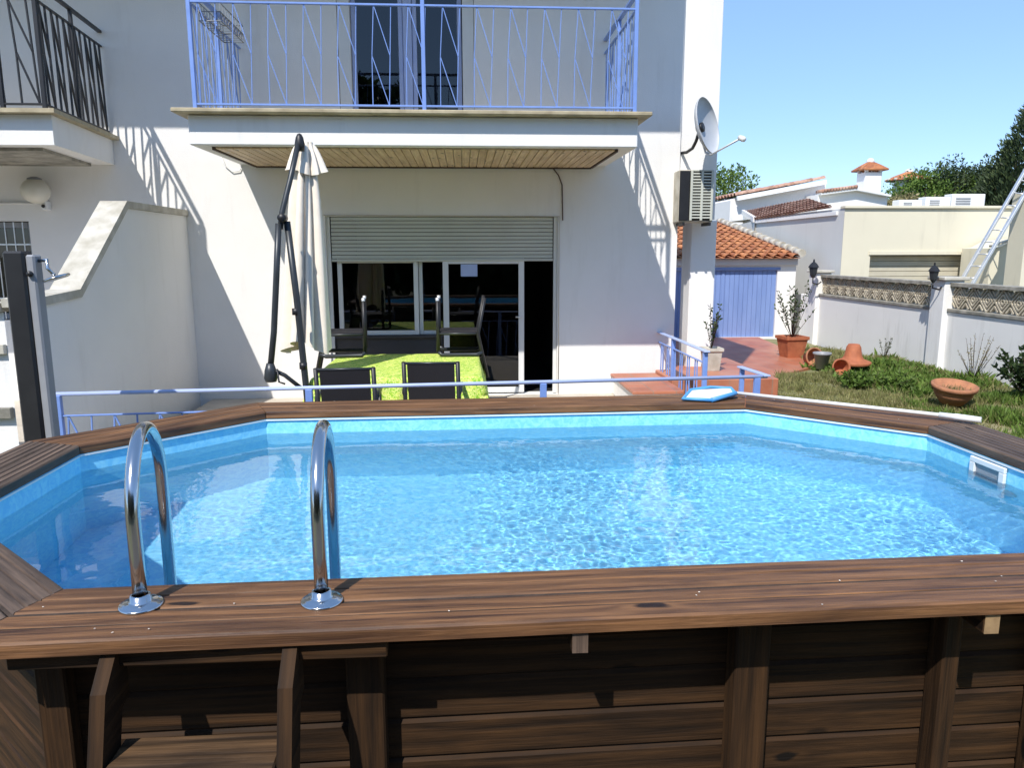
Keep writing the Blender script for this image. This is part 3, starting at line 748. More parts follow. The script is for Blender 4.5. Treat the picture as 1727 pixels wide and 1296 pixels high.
# air conditioner and satellite dish
ac = thing('air_conditioner', 'beige air conditioner unit with slatted grille mounted under the satellite dish', 'air conditioner', (3.1, 10.2, 2.6))
ax0, ax1, az0, az1 = 2.79, 3.245, 2.575, 3.235; ay = 9.82
MB().box(ax0, ax1, ay+.02, 10.13, az0, az1, .012).build('casing', 'cap', ac)
MB().box(ax0+.002, ax0+.13, ay, ay+.018, az0+.02, az1-.015, .004).build('side_panel', 'black', ac)
MB().box(ax0+.135, ax1-.01, ay+.01, ay+.018, az0+.02, az1-.01, .004).build('grille_back', 'dark', ac)
mb = MB()
for k in range(17):
    z = az0+.045+k*.037; mb.box(ax0+.16, ax1-.04, ay-.008, ay+.008, z, z+.019, .003)
for x in (ax0+.14, (ax0+.14+ax1)/2-.02, ax1-.045): mb.box(x, x+.03, ay-.012, ay+.009, az0+.02, az1-.012, .003)
mb.build('grille', 'shutter', ac)
for x in (ax0+.05, ax1-.06): MB().box(x, x+.03, ay-.01, 10.13, az0-.045, az0-.004, .003).build('bracket', 'black', ac)
sd_ = thing('satellite_dish', 'grey satellite dish with feed arm on the white side wall above the air conditioner', 'satellite dish', (3.2, 10.2, 3.9))
dc = at(1195, 211, Y=9.62); nrm_ = Vector((.76, -.62, .20)).normalized()
prof = [(.345*math.sin(t_*math.pi/2*.98), -.10*math.cos(t_*math.pi/2*.98)) for t_ in [k/10 for k in range(11)]]
prof2 = prof+[(.347, 0)]+[(a, b-.008) for a, b in prof[::-1]]
MB().lathe(dc, prof2, 36, nrm_).build('dish', 'dish', sd_)
f1 = at(1190, 258, Y=9.56); f2 = at(1250, 233, Y=9.05)
MB().tube([dc-nrm_*.10+Vector((0, 0, -.1)), f1, at(1199, 261, Y=9.52), f2], .012, 8).build('feed_arm', 'alu', sd_)
MB().lathe(f2, [(0, -.03), (.03, -.03), (.034, .03), (.028, .06), (0, .07)], 16, (f2-dc)).build('feed_horn', 'plastic', sd_)
MB().tube([at(1150, 258, Y=10.13), at(1158, 257, Y=10.0), at(1168, 250, Y=9.85), at(1174, 238, Y=9.75), dc-nrm_*.11], .02, 10).build('wall_bracket', 'black', sd_)
MB().lathe(dc-nrm_*.10, [(0, .03), (.06, .03), (.06, -.05), (0, -.05)], 10, nrm_).build('clamp', 'black', sd_)

# ------------------------------------------------------------ lavender guard rail behind pool
RL = Vector((-3.22, 6.05, 0)); RR = Vector((2.62, 6.45, 0)); ZR = 1.105
gr = thing('guard_railing', 'long lavender guard railing with flat handrail between the pool and the terrace', 'railing', (0, 6.2, 0))
d = (RR-RL); L_ = d.length; d = d.normalized(); nrm2 = Vector((-d.y, d.x, 0))
mb = MB(); zigzag(mb, lambda t, z: (RL+d*t+Vector((0, 0, z))), L_, .12, .93, .34, .013)
mb.bar(RL+Vector((0, 0, .93)), RR+Vector((0, 0, .93)), .025, .012); mb.bar(RL+Vector((0, 0, .12)), RR+Vector((0, 0, .12)), .025, .012)
mb.build('baluster_panel', 'lav', gr)
MB().tube([RL+Vector((-.05, 0, ZR)), RR+Vector((.06, 0, ZR))], .0165, 12).build('handrail', 'lavpale', gr)
for t_ in (.02, 1.95, 3.9, L_-.03):
    MB().box(*(lambda p: (p.x-.028, p.x+.028, p.y-.02, p.y+.02, 0, ZR-.01))(RL+d*t_)).build('post', 'lav', gr)
MB().bar((2.615, 6.95, ZR+.012), (2.665, 6.40, ZR+.012), .06, .014).build('end_rail', 'lavpale', gr)
MB().box(2.61, 2.65, 6.9, 6.94, 0, ZR).build('post', 'lav', gr)
tr = thing('stair_railing', 'short lavender railing running from the house corner beside the steps', 'railing', (2.66, 9, 0))
mb = MB()
for k in range(16): mb.bar((2.66, 8.2+k*.15, .12), (2.66, 8.2+k*.15+(.05 if k % 2 else -.03), .98), .014)
for z in (.98, .12): mb.bar((2.66, 8.12, z), (2.66, 10.55, z), .025, .014)
mb.build('baluster_panel', 'lav', tr)
MB().bar((2.66, 8.05, ZR+.01), (2.66, 10.6, ZR+.01), .065, .014).build('handrail', 'lavpale', tr)
for y in (8.12, 9.4, 10.5): MB().box(2.635, 2.685, y-.025, y+.025, 0, ZR).build('post', 'lav', tr)

# ------------------------------------------------------------ solar shower
sh = thing('solar_shower', 'tall black solar shower with grey panel and chrome head at the left pool corner', 'shower', (-3, 5.35, 0))
MB().box(-3.065, -2.925, 5.30, 5.42, 0, 2.215, .015).build('tank', 'black', sh)
MB().box(-2.922, -2.862, 5.31, 5.41, 0, 2.19, .012).build('side_panel', 'grey', sh)
hd = at(95, 468, Y=5.33); e0 = Vector((-2.86, 5.36, at(60, 440, Y=5.35).z))
MB().tube([e0, e0+Vector((.06, -.01, .005)), hd+Vector((-.05, 0, .06)), hd+Vector((-.01, 0, .015))], .012, 10).build('arm', 'chrome', sh)
MB().lathe(hd, [(0, .012), (.02, .012), (.085, .004), (.088, -.006), (.08, -.012), (0, -.012)], 28, Vector((-.30, -.05, .95))).build('shower_head', 'chrome', sh)
MB().lathe((-2.895, 5.305, at(55, 462, Y=5.3).z), [(.0, .022), (.016, .022), (.02, 0)], 14, (0, -1, 0)).build('tap', 'black', sh)

# ------------------------------------------------------------ cantilever parasol
UY = 7.45
um = thing('cantilever_parasol', 'closed beige cantilever parasol with black folding arms on the terrace', 'parasol', (at(520, 690, Y=UY).x, UY, .28))
UM = UY-.28; pj = at(478, 368, Y=UM); pt_ = at(505, 232, Y=UY-.05); pb = at(516, 650, Y=UM); pk = at(456, 622, Y=UY-.33)
pb0 = Vector((pb.x+.02, UM, .34))
MB().tube([pb0, pb, at(500, 500, Y=UM), pj+Vector((.03, 0, -.03))], .031, 12).build('mast', 'anth', um)
MB().tube([pk, at(462, 560, Y=UY-.33), at(466, 470, Y=UY-.33), pj+Vector((-.035, -.05, -.05))], .029, 12).build('folding_arm', 'anth', um)
MB().tube([pj+Vector((-.03, -.02, -.10)), pj+Vector((-.01, 0, .05)), at(490, 300, Y=UM+.1), pt_], .026, 12).build('upper_arm', 'anth', um)
MB().tube([pk, pk+(pb-pk)*.4+Vector((0, 0, .0)), at(508, 655, Y=UM)], .020, 10).build('brace', 'anth', um)
MB().lathe(pj+Vector((0, -.06, 0)), [(0, -.03), (.036, -.03), (.04, 0), (.036, .09), (0, .09)], 16, (0, 1, 0)).build('joint', 'black', um)
MB().lathe(pk+Vector((0, 0, -.07)), [(0, -.055), (.05, -.055), (.062, -.02), (.055, .05), (.034, .12), (0, .13)], 18).build('crank_housing', 'anth', um)
MB().tube([pk+Vector((.07, -.03, 0)), pk+Vector((.085, -.05, -.12)), pk+Vector((.14, -.05, -.14))], .009, 8).build('crank_handle', 'black', um)
MB().lathe(pt_+Vector((0, 0, -.02)), [(0, -.10), (.042, -.10), (.048, -.04), (.035, .02), (.02, .05), (0, .06)], 16).build('hub', 'black', um)
MB().box(pb0.x-.4, pb0.x+.4, UY-.4, UY+.4, .282, .34).build('base', 'anth', um)
for z_ in (pj.lerp(pb, .55), pj.lerp(pb, .88)):
    MB().lathe(z_, [(.030, -.03), (.037, -.03), (.037, .03), (.030, .03)], 14).build('clamp', 'black', um)
def canopy(cx_, cy_, ztop, zbot, r0, r1, folds, name, seed, par, lean=(0, 0), hem=.05):
    random.seed(seed); mb = MB(); NS, NR = 22, 160; ph = [random.random()*6.28 for _ in range(6)]; rows = []
    for i in range(NS+1):
        t_ = i/NS; row = []
        for k in range(NR):
            a = 2*math.pi*k/NR; w = math.cos(a*folds+ph[0]+.5*math.sin(3*a+ph[1])+t_*.5); w = abs(w)**.7*2-1.1
            base = r0+(r1-r0)*(t_**.7); rr = base*(1+.34*w*min(1, t_*3+.25)+.12*math.sin(2*a+ph[2]))
            z = ztop+(zbot-ztop)*t_
            if i >= NS-2: z += hem*math.cos(a*folds/2+ph[3])*(i-NS+3)/3
            row.append(Vector((cx_+lean[0]*t_+rr*math.cos(a), cy_+lean[1]*t_+rr*.8*math.sin(a), z)))
        rows += row
    fs = [[i*NR+k, i*NR+(k+1) % NR, (i+1)*NR+(k+1) % NR, (i+1)*NR+k] for i in range(NS) for k in range(NR)]
    mb.mesh(rows, fs, None, True); return mb.build(name, 'canopy', par)
ct = at(514, 240, Y=UY+.10); cb = at(516, 585, Y=UY+.12)
canopy(ct.x, UY+.10, ct.z, cb.z, .065, .19, 4, 'canopy', 3, um, (cb.x-ct.x+.01, .02), .07)
canopy(ct.x, UY+.10, ct.z+.02, at(515, 290, Y=UY).z, .04, .150, 4, 'vent_cap', 9, um, (.01, .0), .03)
random.seed(11)

# ------------------------------------------------------------ table, cloth, chairs
TX0, TX1, TY0, TY1, TZ = -1.46, .16, 7.25, 9.0, 1.0
tb = thing('terrace_table', 'rectangular terrace table hidden under the lime green cloth', 'table', (-.6, 8.2, .28))
MB().box(TX0, TX1, TY0, TY1, TZ-.03, TZ-.003).build('tabletop', 'darksill', tb)
for x in (TX0+.08, TX1-.08):
    for y in (TY0+.08, TY1-.08): MB().box(x-.025, x+.025, y-.025, y+.025, .282, TZ-.032).build('leg', 'black', tb)
mb = MB(); nu, nv = 90, 90; ov_ = .30; gv = []
for j in range(nv+1):
    for i in range(nu+1):
        u = (i/nu)*(TX1-TX0+2*ov_)-ov_; v_ = (j/nv)*(TY1-TY0+2*ov_)-ov_
        ox = max(0, -u, u-(TX1-TX0)); oy = max(0, -v_, v_-(TY1-TY0)); uu = min(max(u, 0), TX1-TX0); vv = min(max(v_, 0), TY1-TY0)
        dr = math.hypot(ox, oy) if ox and oy else ox+oy
        out = .012+.05*(dr/ov_)+.035*(dr/ov_)*math.sin((uu+vv*1.3)*19+math.sin(uu*7)*2)
        sx = -1 if u < 0 else 1; sy = -1 if v_ < 0 else 1
        x = TX0+uu+(sx*out if ox else 0)+(sx*.05*dr/ov_ if ox and oy else 0); y = TY0+vv+(sy*out if oy else 0)+(sy*.05*dr/ov_ if ox and oy else 0)
        gv.append((x, y, TZ+.004-dr*.98+.002*noise.noise(Vector((x*9, y*9, 0)))))
mb.mesh(gv, [[j*(nu+1)+i, j*(nu+1)+i+1, (j+1)*(nu+1)+i+1, (j+1)*(nu+1)+i] for j in range(nv) for i in range(nu)], None, True)
o = mb.build('tablecloth', 'cloth'); tag(o, 'bright lime green patterned cloth draped over the terrace table', 'tablecloth')
def chair(label, loc):
    t = thing('armchair', label, 'chair', (0, 0, 0), 'black sling armchairs around the terrace table')
    mb = MB(); mb.box(-.225, .225, -.22, .22, .385, .43); mb.build('seat', 'sling', t)
    mb = MB(); mb.obox((0, .275, .68), (.215, 0, 0), (0, .055, .245), (0, .008, -.002), .004); mb.build('backrest', 'sling', t)
    for sx in (-1, 1):
        MB().tube([(sx*.25, -.24, 0), (sx*.25, -.24, .62)], .020, 8).build('leg', 'black', t)
        MB().tube([(sx*.25, .30, 0), (sx*.25, .22, .42), (sx*.245, .33, .93)], .020, 8).build('leg', 'black', t)
        MB().tube([(sx*.25, -.24, .62), (sx*.26, -.2, .655), (sx*.26, .2, .655), (sx*.25, .27, .63)], .024, 8).build('armrest', 'anth', t)
        MB().lathe((sx*.25, -.24, 0), [(0, -.004), (.022, -.004), (.022, .03)], 10).build('foot_cap', 'alu', t)
    mb = MB()
    for y in (-.23, .23): mb.tube([(-.25, y, .41), (.25, y, .41)], .012, 6)
    for x in (-.25, .25): mb.tube([(x, -.24, .41), (x, .235, .41)], .012, 6)
    
    mb.build('seat_frame', 'anth', t)
    MB().tube([(-.245, .33, .92), (.245, .33, .92)], .013, 6).build('top_bar', 'anth', t)
    t.location = loc; return t
c1 = chair('black armchair at the near side of the table, beside the parasol mast', (0, 0, 0))
def cx(px_, y): return at(px_, 620, Y=y).x
c1.location = (cx(591, 6.95), 6.85, .285); c1.rotation_euler.z = math.pi+.04
c2 = dup(c1, (cx(733, 7.3), 7.15, .285), math.pi-.05, 'black armchair at the near side of the table, right of the one by the parasol')
def turned(px_, y, rz, label):
    c_ = dup(c1, (cx(px_, y), y, TZ+.012+.67), rz, label); c_.rotation_euler = (math.pi, 0, rz); return c_
turned(775, 8.95, math.pi/2+.0, 'black armchair turned upside down on the right end of the green table')
turned(583, 8.95, -math.pi/2+.1, 'black armchair turned upside down on the table beside the closed parasol')
#c5 = dup(c1, (.62, 8.2, .285), -math.pi/2-.1, 'black armchair standing at the right end of the green table')

# ------------------------------------------------------------ right garden wall with pierced screens
gw = thing('garden_wall', 'white garden wall with pillars and pierced concrete screens along the right side', 'wall', (8.35, 12, 0))
WX = 8.30
MB().box(WX, WX+.18, 4, 18.2, 0, 1.17, .01).build('wall', 'white2', gw)
def screen(y0, y1, z0, z1):
    mb = MB(); n_ = max(2, int(round((y1-y0)/.36))); w = (y1-y0)/n_; h = z1-z0; x = WX+.09
    for k in range(n_):
        a = y0+k*w
        for rad in (1, .62, .28):
            c_ = Vector((x, a+w/2, z0+h/2)); q = [c_+Vector((0, dy*w/2*rad, dz*h/2*rad)) for dy, dz in ((-1, 0), (0, 1), (1, 0), (0, -1), (-1, 0))]
            for p, r_ in zip(q, q[1:]): mb.bar(p, r_, .030, .08, up=(0, 0, 1) if 0 else (1, 0, 0))
        for e_ in (-1, 1):
            c_ = Vector((x, a+w/2+e_*w/2, z0+h/2))
            for dz in (-1, 1):
                q0 = c_+Vector((0, 0, dz*h*.22)); mb.bar(q0, q0+Vector((0, -e_*w*.24, dz*h*.24)), .030, .08, up=(1, 0, 0))
    mb.box(WX+.085, WX+.12, y0, y1, z0, z1, .002) if False else None
    return mb.build('pierced_screen', 'grout', gw)
PYS = [17.4, 12.66, 8.1, 4.1]
for y_ in PYS:
    MB().box(WX-.10, WX+.25, y_-.19, y_+.19, 0, 1.70, .01).build('pillar', 'white2', gw)
    MB().box(WX-.15, WX+.30, y_-.25, y_+.25, 1.703, 1.76, .01).build('pillar_cap', 'cap', gw)
for a, b in zip(PYS[1:], PYS):
    y0, y1 = a+.195, b-.195
    MB().box(WX-.03, WX+.21, y0, y1, 1.173, 1.225, .006).build('ledge', 'cap_dark', gw)
    MB().box(WX-.01, WX+.19, y0, y1, 1.60, 1.665, .006).build('coping', 'cap_dark', gw)
    screen(y0, y1, 1.228, 1.597)
def lantern(y_, label):
    x = WX-.30 if y_ > 15 else WX-.26; zc = at(1372, 455, X=x).z if y_ > 15 else at(1575, 462, X=x).z
    yy = at(1372, 455, X=x).y if y_ > 15 else at(1575, 462, X=x).y
    s = 1.25 if y_ > 15 else 1.0
    t = thing('wall_lantern', label, 'lantern', (x, yy, zc), 'black lanterns on the garden wall pillars'); c_ = Vector((x, yy, zc))
    MB().lathe(c_, [(0, -.16*s), (.03*s, -.14*s), (.06*s, -.10*s), (.085*s, .04*s), (.06*s, .05*s)], 6, smooth=False).build('glass_body', 'anth', t)
    MB().lathe(c_, [(.105*s, .04*s), (.10*s, .055*s), (.06*s, .11*s), (.02*s, .14*s), (.014*s, .19*s), (0, .19*s)], 6, smooth=False).build('roof', 'black', t)
    MB().tube([c_+Vector((0, 0, -.15*s)), c_+Vector((0, 0, -.24*s)), c_+Vector((.12, .0, -.27*s)), Vector((WX-.1, yy, zc-.22*s))], .015, 8).build('bracket', 'black', t)
lantern(17.4, 'black wall lantern on the far pillar beside the blue shed')
lantern(12.66, 'black wall lantern on the middle pillar between the two pierced screens')

# ------------------------------------------------------------ roofs
def tiled_roof(mb, A, B, U, n, r_=.09):
    """half-round tile rows running along U from eave line A->B"""
    A, B, U = Vector(A), Vector(B), Vector(U); e_ = (B-A)/n; w = e_.length; N_ = e_.cross(U).normalized()
    if N_.z < 0: N_ = -N_
    rows = 8; vs_, fs = [], []
    ns = max(2, int(U.length/.42))
    for i in range(n):
        for s in range(ns):
            base = len(vs_)
            for j in (0, 1):
                u = U*((s+j)/ns)+(U.normalized()*.03 if j else Vector())
                for k in range(rows+1):
                    ph = math.pi*k/rows; rad = w*.34*(1.06 if j == 0 else .92); lift = .018 if j == 0 else .0
                    vs_.append(A+e_*(i+.5)+e_.normalized()*(-math.cos(ph)*rad)+N_*(math.sin(ph)*rad*.85+lift)+u+Vector((0, 0, random.uniform(-.004, .004))))
            for k in range(rows): fs.append([base+k, base+k+1, base+rows+1+k+1, base+rows+1+k])
    mb.mesh(vs_, fs, None, True)
    mb.face([A-N_*.01, B-N_*.01, B+U-N_*.01, A+U-N_*.01])
    return mb
# blue-door shed
sd0 = thing('garden_shed', 'low white shed with orange tiled roof and blue wooden door beside the garden path', 'shed', (6, 20, 0))
SY = 18.5; EX1 = 8.27
dL, dR = ax(1140, SY), ax(1308, SY, 520); dT = at(1260, 456, Y=SY).z
mb = MB(); wall_open(mb, SY, 2.9, EX1, 0, 2.02, [(dL, dR, .07, dT)], .12); mb.face([(2.9, SY, 0), (2.9, 24.6, 0), (2.9, 24.6, 3.0), (2.9, SY, 2.0)]); mb.face([(EX1, SY, 0), (EX1, 24.6, 0), (EX1, 24.6, 3.0), (EX1, SY, 2.0)]); mb.build('wall', 'white2', sd0, False)
mb = MB(); nb2 = 22
for k in range(nb2):
    a, b_ = dL+(dR-dL)*k/nb2, dL+(dR-dL)*(k+1)/nb2; mb.box(a+.003, b_-.003, SY+.06, SY+.085, .075, dT-.005, .004)
dd = mb.build('door', 'bluedoor', sd0); MB().box(ax(1222, SY), ax(1226, SY), SY+.045, SY+.058, .75, 1.9, .004).build('latch_bar', 'bluedoor', dd)
MB().box(dL, dR+.06, SY-.03, SY+.055, dT+.002, dT+.07).build('lintel', 'bluedoor', sd0)
mb = tiled_roof(MB(), (2.7, SY-.25, 2.04), (EX1+.0, SY-.25, 2.04), (0, 6.3, 1.06), 23); rf = mb.build('roof', 'tiles', sd0, False)
MB().box(2.7, EX1, SY-.10, SY+.1, 1.86, 2.02, .01).build('eave_board', 'grey_wall', sd0)
mb = MB()
for k in range(16):
    t0, t1 = k/16, (k+1)/16-.006
    p0 = Vector((EX1+.02, SY-.25, 2.10))+Vector((0, 6.3, 1.06))*t0; p1 = Vector((EX1+.02, SY-.25, 2.10))+Vector((0, 6.3, 1.06))*t1; mb.tube([p0+Vector((0, 0, .05)), p1+Vector((0, 0, .02))], [.10, .085], 10)
mb.build('verge_tile', 'cap', rf)
# sloped white capping behind the verge
# neighbour cream building
cb_ = thing('cream_building', 'low cream and white building behind the right garden wall', 'building', (11, 20, 0))
CX, CY, CZT = 8.80, 17.3, 3.17
xr = ax(1706, CY, 350)
mb = MB(); rx0, rx1 = ax(1467, CY, 440), ax(1632, CY, 440); rz = at(1550, 430, Y=CY).z
wall_open(mb, CY, CX+.003, xr, 0, CZT, [(rx0, rx1, 0, rz)], .25); mb.face([(CX+.003, CY, CZT), (xr, CY, CZT), (xr, 25.6, CZT), (CX+.003, 25.6, CZT)]); mb.face([(xr, CY, 0), (xr, 25.6, 0), (xr, 25.6, CZT), (xr, CY, CZT)])
mb.build('front_wall', 'cream', cb_, False)
mb = MB(); mb.face([(CX, CY, 0), (CX, 25.6, 0), (CX, 25.6, 2.95), (CX, 21.4, CZT+.02), (CX, CY, CZT)]); mb.build('side_wall', 'grey_wall', cb_, False)
MB().box(CX-.02, xr+.05, CY-.06, CY+.18, CZT+.003, CZT+.06).build('parapet_cap', 'cream', cb_)
mb = MB()
for k in range(10): mb.box(rx0+.02, rx1-.02, CY+.20, CY+.23, rz-.02-(k+1)*.12, rz-.03-k*.12, .004)
mb.build('shutter_door', 'beige', cb_)
MB().box(rx0-.04, rx1+.04, CY-.03, CY-.003, rz, rz+.09).build('lintel', 'cream', cb_)
# tiled roof strip above side wall
e0 = at(1297, 362, X=CX-.1); e1 = at(1410, 345, X=CX-.1)
E1 = Vector((CX-.06, 17.75, 3.22)); E0 = Vector((CX-.06, 22.6, 3.14)); UU = at(1372, 337, Y=20.4)-E1; UU.x = .62
mb = tiled_roof(MB(), E0, E1, UU, 24); mb.build('tiled_roof', 'tiles_old', cb_, False)
MB().bar(E0+Vector((0, .03, .0)), E0+UU+Vector((0, .03, 0)), .08, .16).build('verge', 'white', cb_)
mb = MB(); mb.face([E0+UU, (E0+UU).xy.to_3d(), E0.xy.to_3d(), E0]); mb.build('gable', 'white2', cb_, False)
MB().box(CX-.05, CX+.02, 17.6, 22.6, 3.03, 3.12).build('eave_board', 'white2', cb_)
# white gable house behind
def hpt(px_, py_, Y): p = at(px_, py_, Y=Y); return (p.x, p.z)
wg = thing('white_gable_house', 'white house with a single slope tiled roof behind the cream building', 'house', (11, 27, 0))
y_ = 27.0
P_ = [hpt(1228, 362, y_), hpt(1395, 345, y_), hpt(1393, 304, y_), hpt(1245, 332, y_), hpt(1232, 338, y_)]
MB().yprism([(P_[0][0], 0), (P_[1][0], 0)]+[P_[2], P_[3], P_[4]], y_, y_+4).build('wall', 'white', wg)
a, b_ = hpt(1243, 329, y_-.3), hpt(1394, 301, y_-.3)
mb = tiled_roof(MB(), (b_[0], y_-.3, b_[1]), (b_[0], y_+4.3, b_[1]), (a[0]-b_[0], 0, a[1]-b_[1]), 14); mb.build('roof', 'tiles_old', wg, False)
MB().bar((a[0], y_-.3, a[1]-.12), (b_[0], y_-.3, b_[1]-.12), .1, .16).build('barge_board', 'plastic', wg)
wt = thing('tile_trimmed_house', 'low white house with chimney and white tiled ridge behind the cream wall', 'house', (14, 26, 0))
y_ = 26.0
P_ = [hpt(1375, 360, y_), hpt(1495, 360, y_), hpt(1497, 331, y_), hpt(1440, 320, y_), hpt(1380, 328, y_)]
MB().yprism([(P_[0][0], 0), (P_[1][0], 0)]+P_[2:], y_, y_+4).build('wall', 'white', wt)
mb = MB(); k0 = [Vector((p[0], y_-.08, p[1])) for p in (P_[4], P_[3], P_[2])]
for A_, B_ in ((k0[0], k0[1]), (k0[1], k0[2])):
    mb.bar(A_, B_, .3, .07)
rr_ = mb.build('roof', 'plastic', wt)
mb = MB()
for k in range(12):
    p = k0[0]+(k0[1]-k0[0])*(k+.5)/12+Vector((0, -.02, .09)); mb.lathe(p, [(0, -.16), (.065, -.16), (.065, .3), (0, .3)], 8, (0, 1, 0))
mb.build('ridge_tile', 'tiles_old', rr_)
c0, c1_ = hpt(1452, 320, 26.5), hpt(1484, 291, 26.5); cw = c1_[0]-c0[0]
ch = MB().box(c0[0]+.02, c1_[0]-.02, 26.3, 26.9, c0[1]-.3, c1_[1], .02).build('chimney', 'white', wt)
mb = MB(); ccx = (c0[0]+c1_[0])/2
mb.lathe((ccx, 26.6, c1_[1]+.07), [(.62, -.02), (.64, .03), (.33, .20), (.10, .31), (0, .33)], 4, sq=True, smooth=False)
mb.build('chimney_cap', 'tiles', ch)
MB().lathe((ccx, 26.6, c1_[1]+.38), [(0, -.08), (.12, -.06), (.13, .03), (.08, .1), (0, .12)], 10).build('finial', 'white', ch)
mb = MB()
for sx in (-1, 1):
    for sy in (-1, 1): mb.box(ccx+sx*.25-.05, ccx+sx*.25+.05, 26.6+sy*.25-.05, 26.6+sy*.25+.05, c1_[1], c1_[1]+.1)
mb.build('cap_pillar', 'white', ch)
# round tower with tiled hat
tw = thing('tiled_pavilion', 'small round pavilion with tiled conical roof above the hedge', 'pavilion', (18, 31, 0))
a, b_ = hpt(1503, 318, 31), hpt(1560, 303, 31); cxx = (a[0]+b_[0])/2
MB().lathe((cxx, 31, 0), [(.55, 0), (.55, b_[1]-.05)], 16).build('wall', 'white2', tw)
mb = MB().lathe((cxx, 31, b_[1]-.05), [(.88, 0), (.86, .06), (.50, .22), (.18, .34), (0, .38)], 14, smooth=False); mb.build('roof', 'tiles', tw)
MB().lathe((cxx, 31, b_[1]+.28), [(0, -.05), (.17, 0), (.15, .1), (0, .16)], 10).build('finial', 'white', tw)
mb = MB()
for k in range(14): an = k*2*math.pi/14; mb.lathe((cxx+.82*math.cos(an), 31+.82*math.sin(an), b_[1]-.06), [(0, 0), (.08, 0), (.08, .1), (0, .1)], 6)
mb.build('eave_tile', 'cap', tw)

# roof-top air conditioning units
def roofunit(px0, px1, pyt, y, label):
    x0, x1 = ax(px0, y, 335), ax(px1, y, 335); zt = at(px0, pyt, Y=y).z; z0 = CZT+.004
    t = thing('rooftop_unit', label, 'air conditioner', ((x0+x1)/2, y, z0), 'white air conditioning units on the cream roof')
    MB().box(x0, x1, y, y+.35, z0, zt, .015).build('casing', 'plastic', t)
    h = (zt-z0)*.36; w_ = (x1-x0)*.27
    mb = MB()
    for k in range(5):
        z = z0+(zt-z0)*(.2+.13*k); mb.box(x0+.1, x0+(x1-x0)*.55, y-.012, y-.002, z, z+(zt-z0)*.07, .002)
    mb.build('fan_grille', 'grey', t)
roofunit(1518, 1556, 337, 19.0, 'small low air conditioning unit left of the row on the cream roof')
roofunit(1562, 1604, 332, 19.2, 'white air conditioning unit in the middle of the row on the cream roof')
roofunit(1606, 1662, 327, 19.4, 'largest white air conditioning unit, right end of the row on the cream roof')

# right-hand cream staircase block, pole and ladder
sb = thing('cream_outbuilding', 'cream outbuilding with curved stair wall at the right edge behind the garden wall', 'outbuilding', (13, 15, 0))
sx0 = ax(1672, 16.2, 420)
poly = [(sx0, 0), (13.4, 0), (13.4, at(1720, 400, Y=16.2).z+.02), (ax(1712, 16.2), at(1712, 405, Y=16.2).z), (ax(1690, 16.2), at(1690, 417, Y=16.2).z), (sx0, at(1672, 419, Y=16.2).z)]
MB().yprism(poly, 16.2, 17.2).build('wall', 'cream', sb)
MB().bar((sx0-.05, 16.16, at(1672, 417, Y=16.2).z+.02), (ax(1712, 16.2), 16.16, at(1712, 404, Y=16.2).z+.03), .12, .05).build('coping', 'cap', sb)
x_ = ax(1722, 15.2, 400)
MB().box(x_-.06, x_+.5, 15.0, 15.5, 0, at(1722, 325, Y=15.2).z, .01).build('column', 'cream', sb)
lt = thing('aluminium_ladder', 'aluminium extension ladder leaning up to the right behind the garden wall', 'ladder', (11, 15.6, 0))
LY = 15.4
q0, q1 = at(1628, 462, Y=LY), at(1738, 272, Y=LY); q2, q3 = at(1650, 462, Y=LY-.25), at(1758, 276, Y=LY-.25)
d0 = (q1-q0); q0b = q0-d0*.75; q2b = q2-(q3-q2)*.75
for A_, B_ in ((q0b, q1), (q2b, q3)): MB().bar(A_, B_, .045, .085, up=(0, 1, 0)).build('stile', 'alu', lt)
mb = MB(); nn_ = 16
for k in range(nn_): t_ = (k+.5)/nn_; mb.tube([q0b+(q1-q0b)*t_, q2b+(q3-q2b)*t_], .014, 6)
mb.build('rungs', 'alu', lt)

# ------------------------------------------------------------ vegetation
def leaf(mb, p, d, u, l, w):
    d = d.normalized(); s = d.cross(u); s = s.normalized() if s.length > 1e-4 else Vector((1, 0, 0))
    mb.v += [p, p+d*l*.5+s*w/2, p+d*l, p+d*l*.5-s*w/2]; i = len(mb.v)-4
    mb.f.append([i, i+1, i+2, i+3]); mb.uv.append([(0, 0), (1, 0), (1, 1), (0, 1)]); mb.sm.append(False)
def rdir():
    while True:
        v = Vector((random.uniform(-1, 1), random.uniform(-1, 1), random.uniform(-1, 1)))
        if .05 < v.length < 1: return v.normalized()
def crown(c, rad, nclump, per, ls, clr=.28, shell=.55, mb=None):
    mb = mb or MB(); c = Vector(c); rad = Vector(rad)
    for k in range(nclump):
        d = rdir(); rr = random.uniform(shell, 1.0); cc = c+Vector((d.x*rad.x, d.y*rad.y, d.z*rad.z))*rr
        cr = clr*min(rad)*random.uniform(.6, 1.4)
        for i in range(per):
            e_ = rdir(); p = cc+e_*cr*random.random()**.4; leaf(mb, p, (e_+rdir()*.8), rdir(), ls*random.uniform(.7, 1.3), ls*.5)
    return mb
def tree(name, label, cat, base, c, rad, nclump, per, ls, leafm, group=None, shell=.55, clr=.28, limbs=6):
    t = thing(name, label, cat, base, group); base = Vector(base); c = Vector(c); mb = MB()
    top = c+Vector((0, 0, rad[2]*.3)); r0 = max(.04, .05*rad[2])
    mb.tube([base, base.lerp(top, .5)+Vector((.05, 0, 0)), top], [r0, r0*.7, r0*.25], 8)
    for k in range(limbs):
        d = rdir(); e_ = c+Vector((d.x*rad[0], d.y*rad[1], abs(d.z)*rad[2]))*.75; s0 = base.lerp(top, random.uniform(.35, .8)); mb.tube([s0, s0.lerp(e_, .5)+Vector((0, 0, .05)), e_], [r0*.45, r0*.3, r0*.1], 6)
    mb.build('trunk', 'bark', t); crown(c, rad, nclump, per, ls, clr, shell).build('crown', leafm, t, False); return t
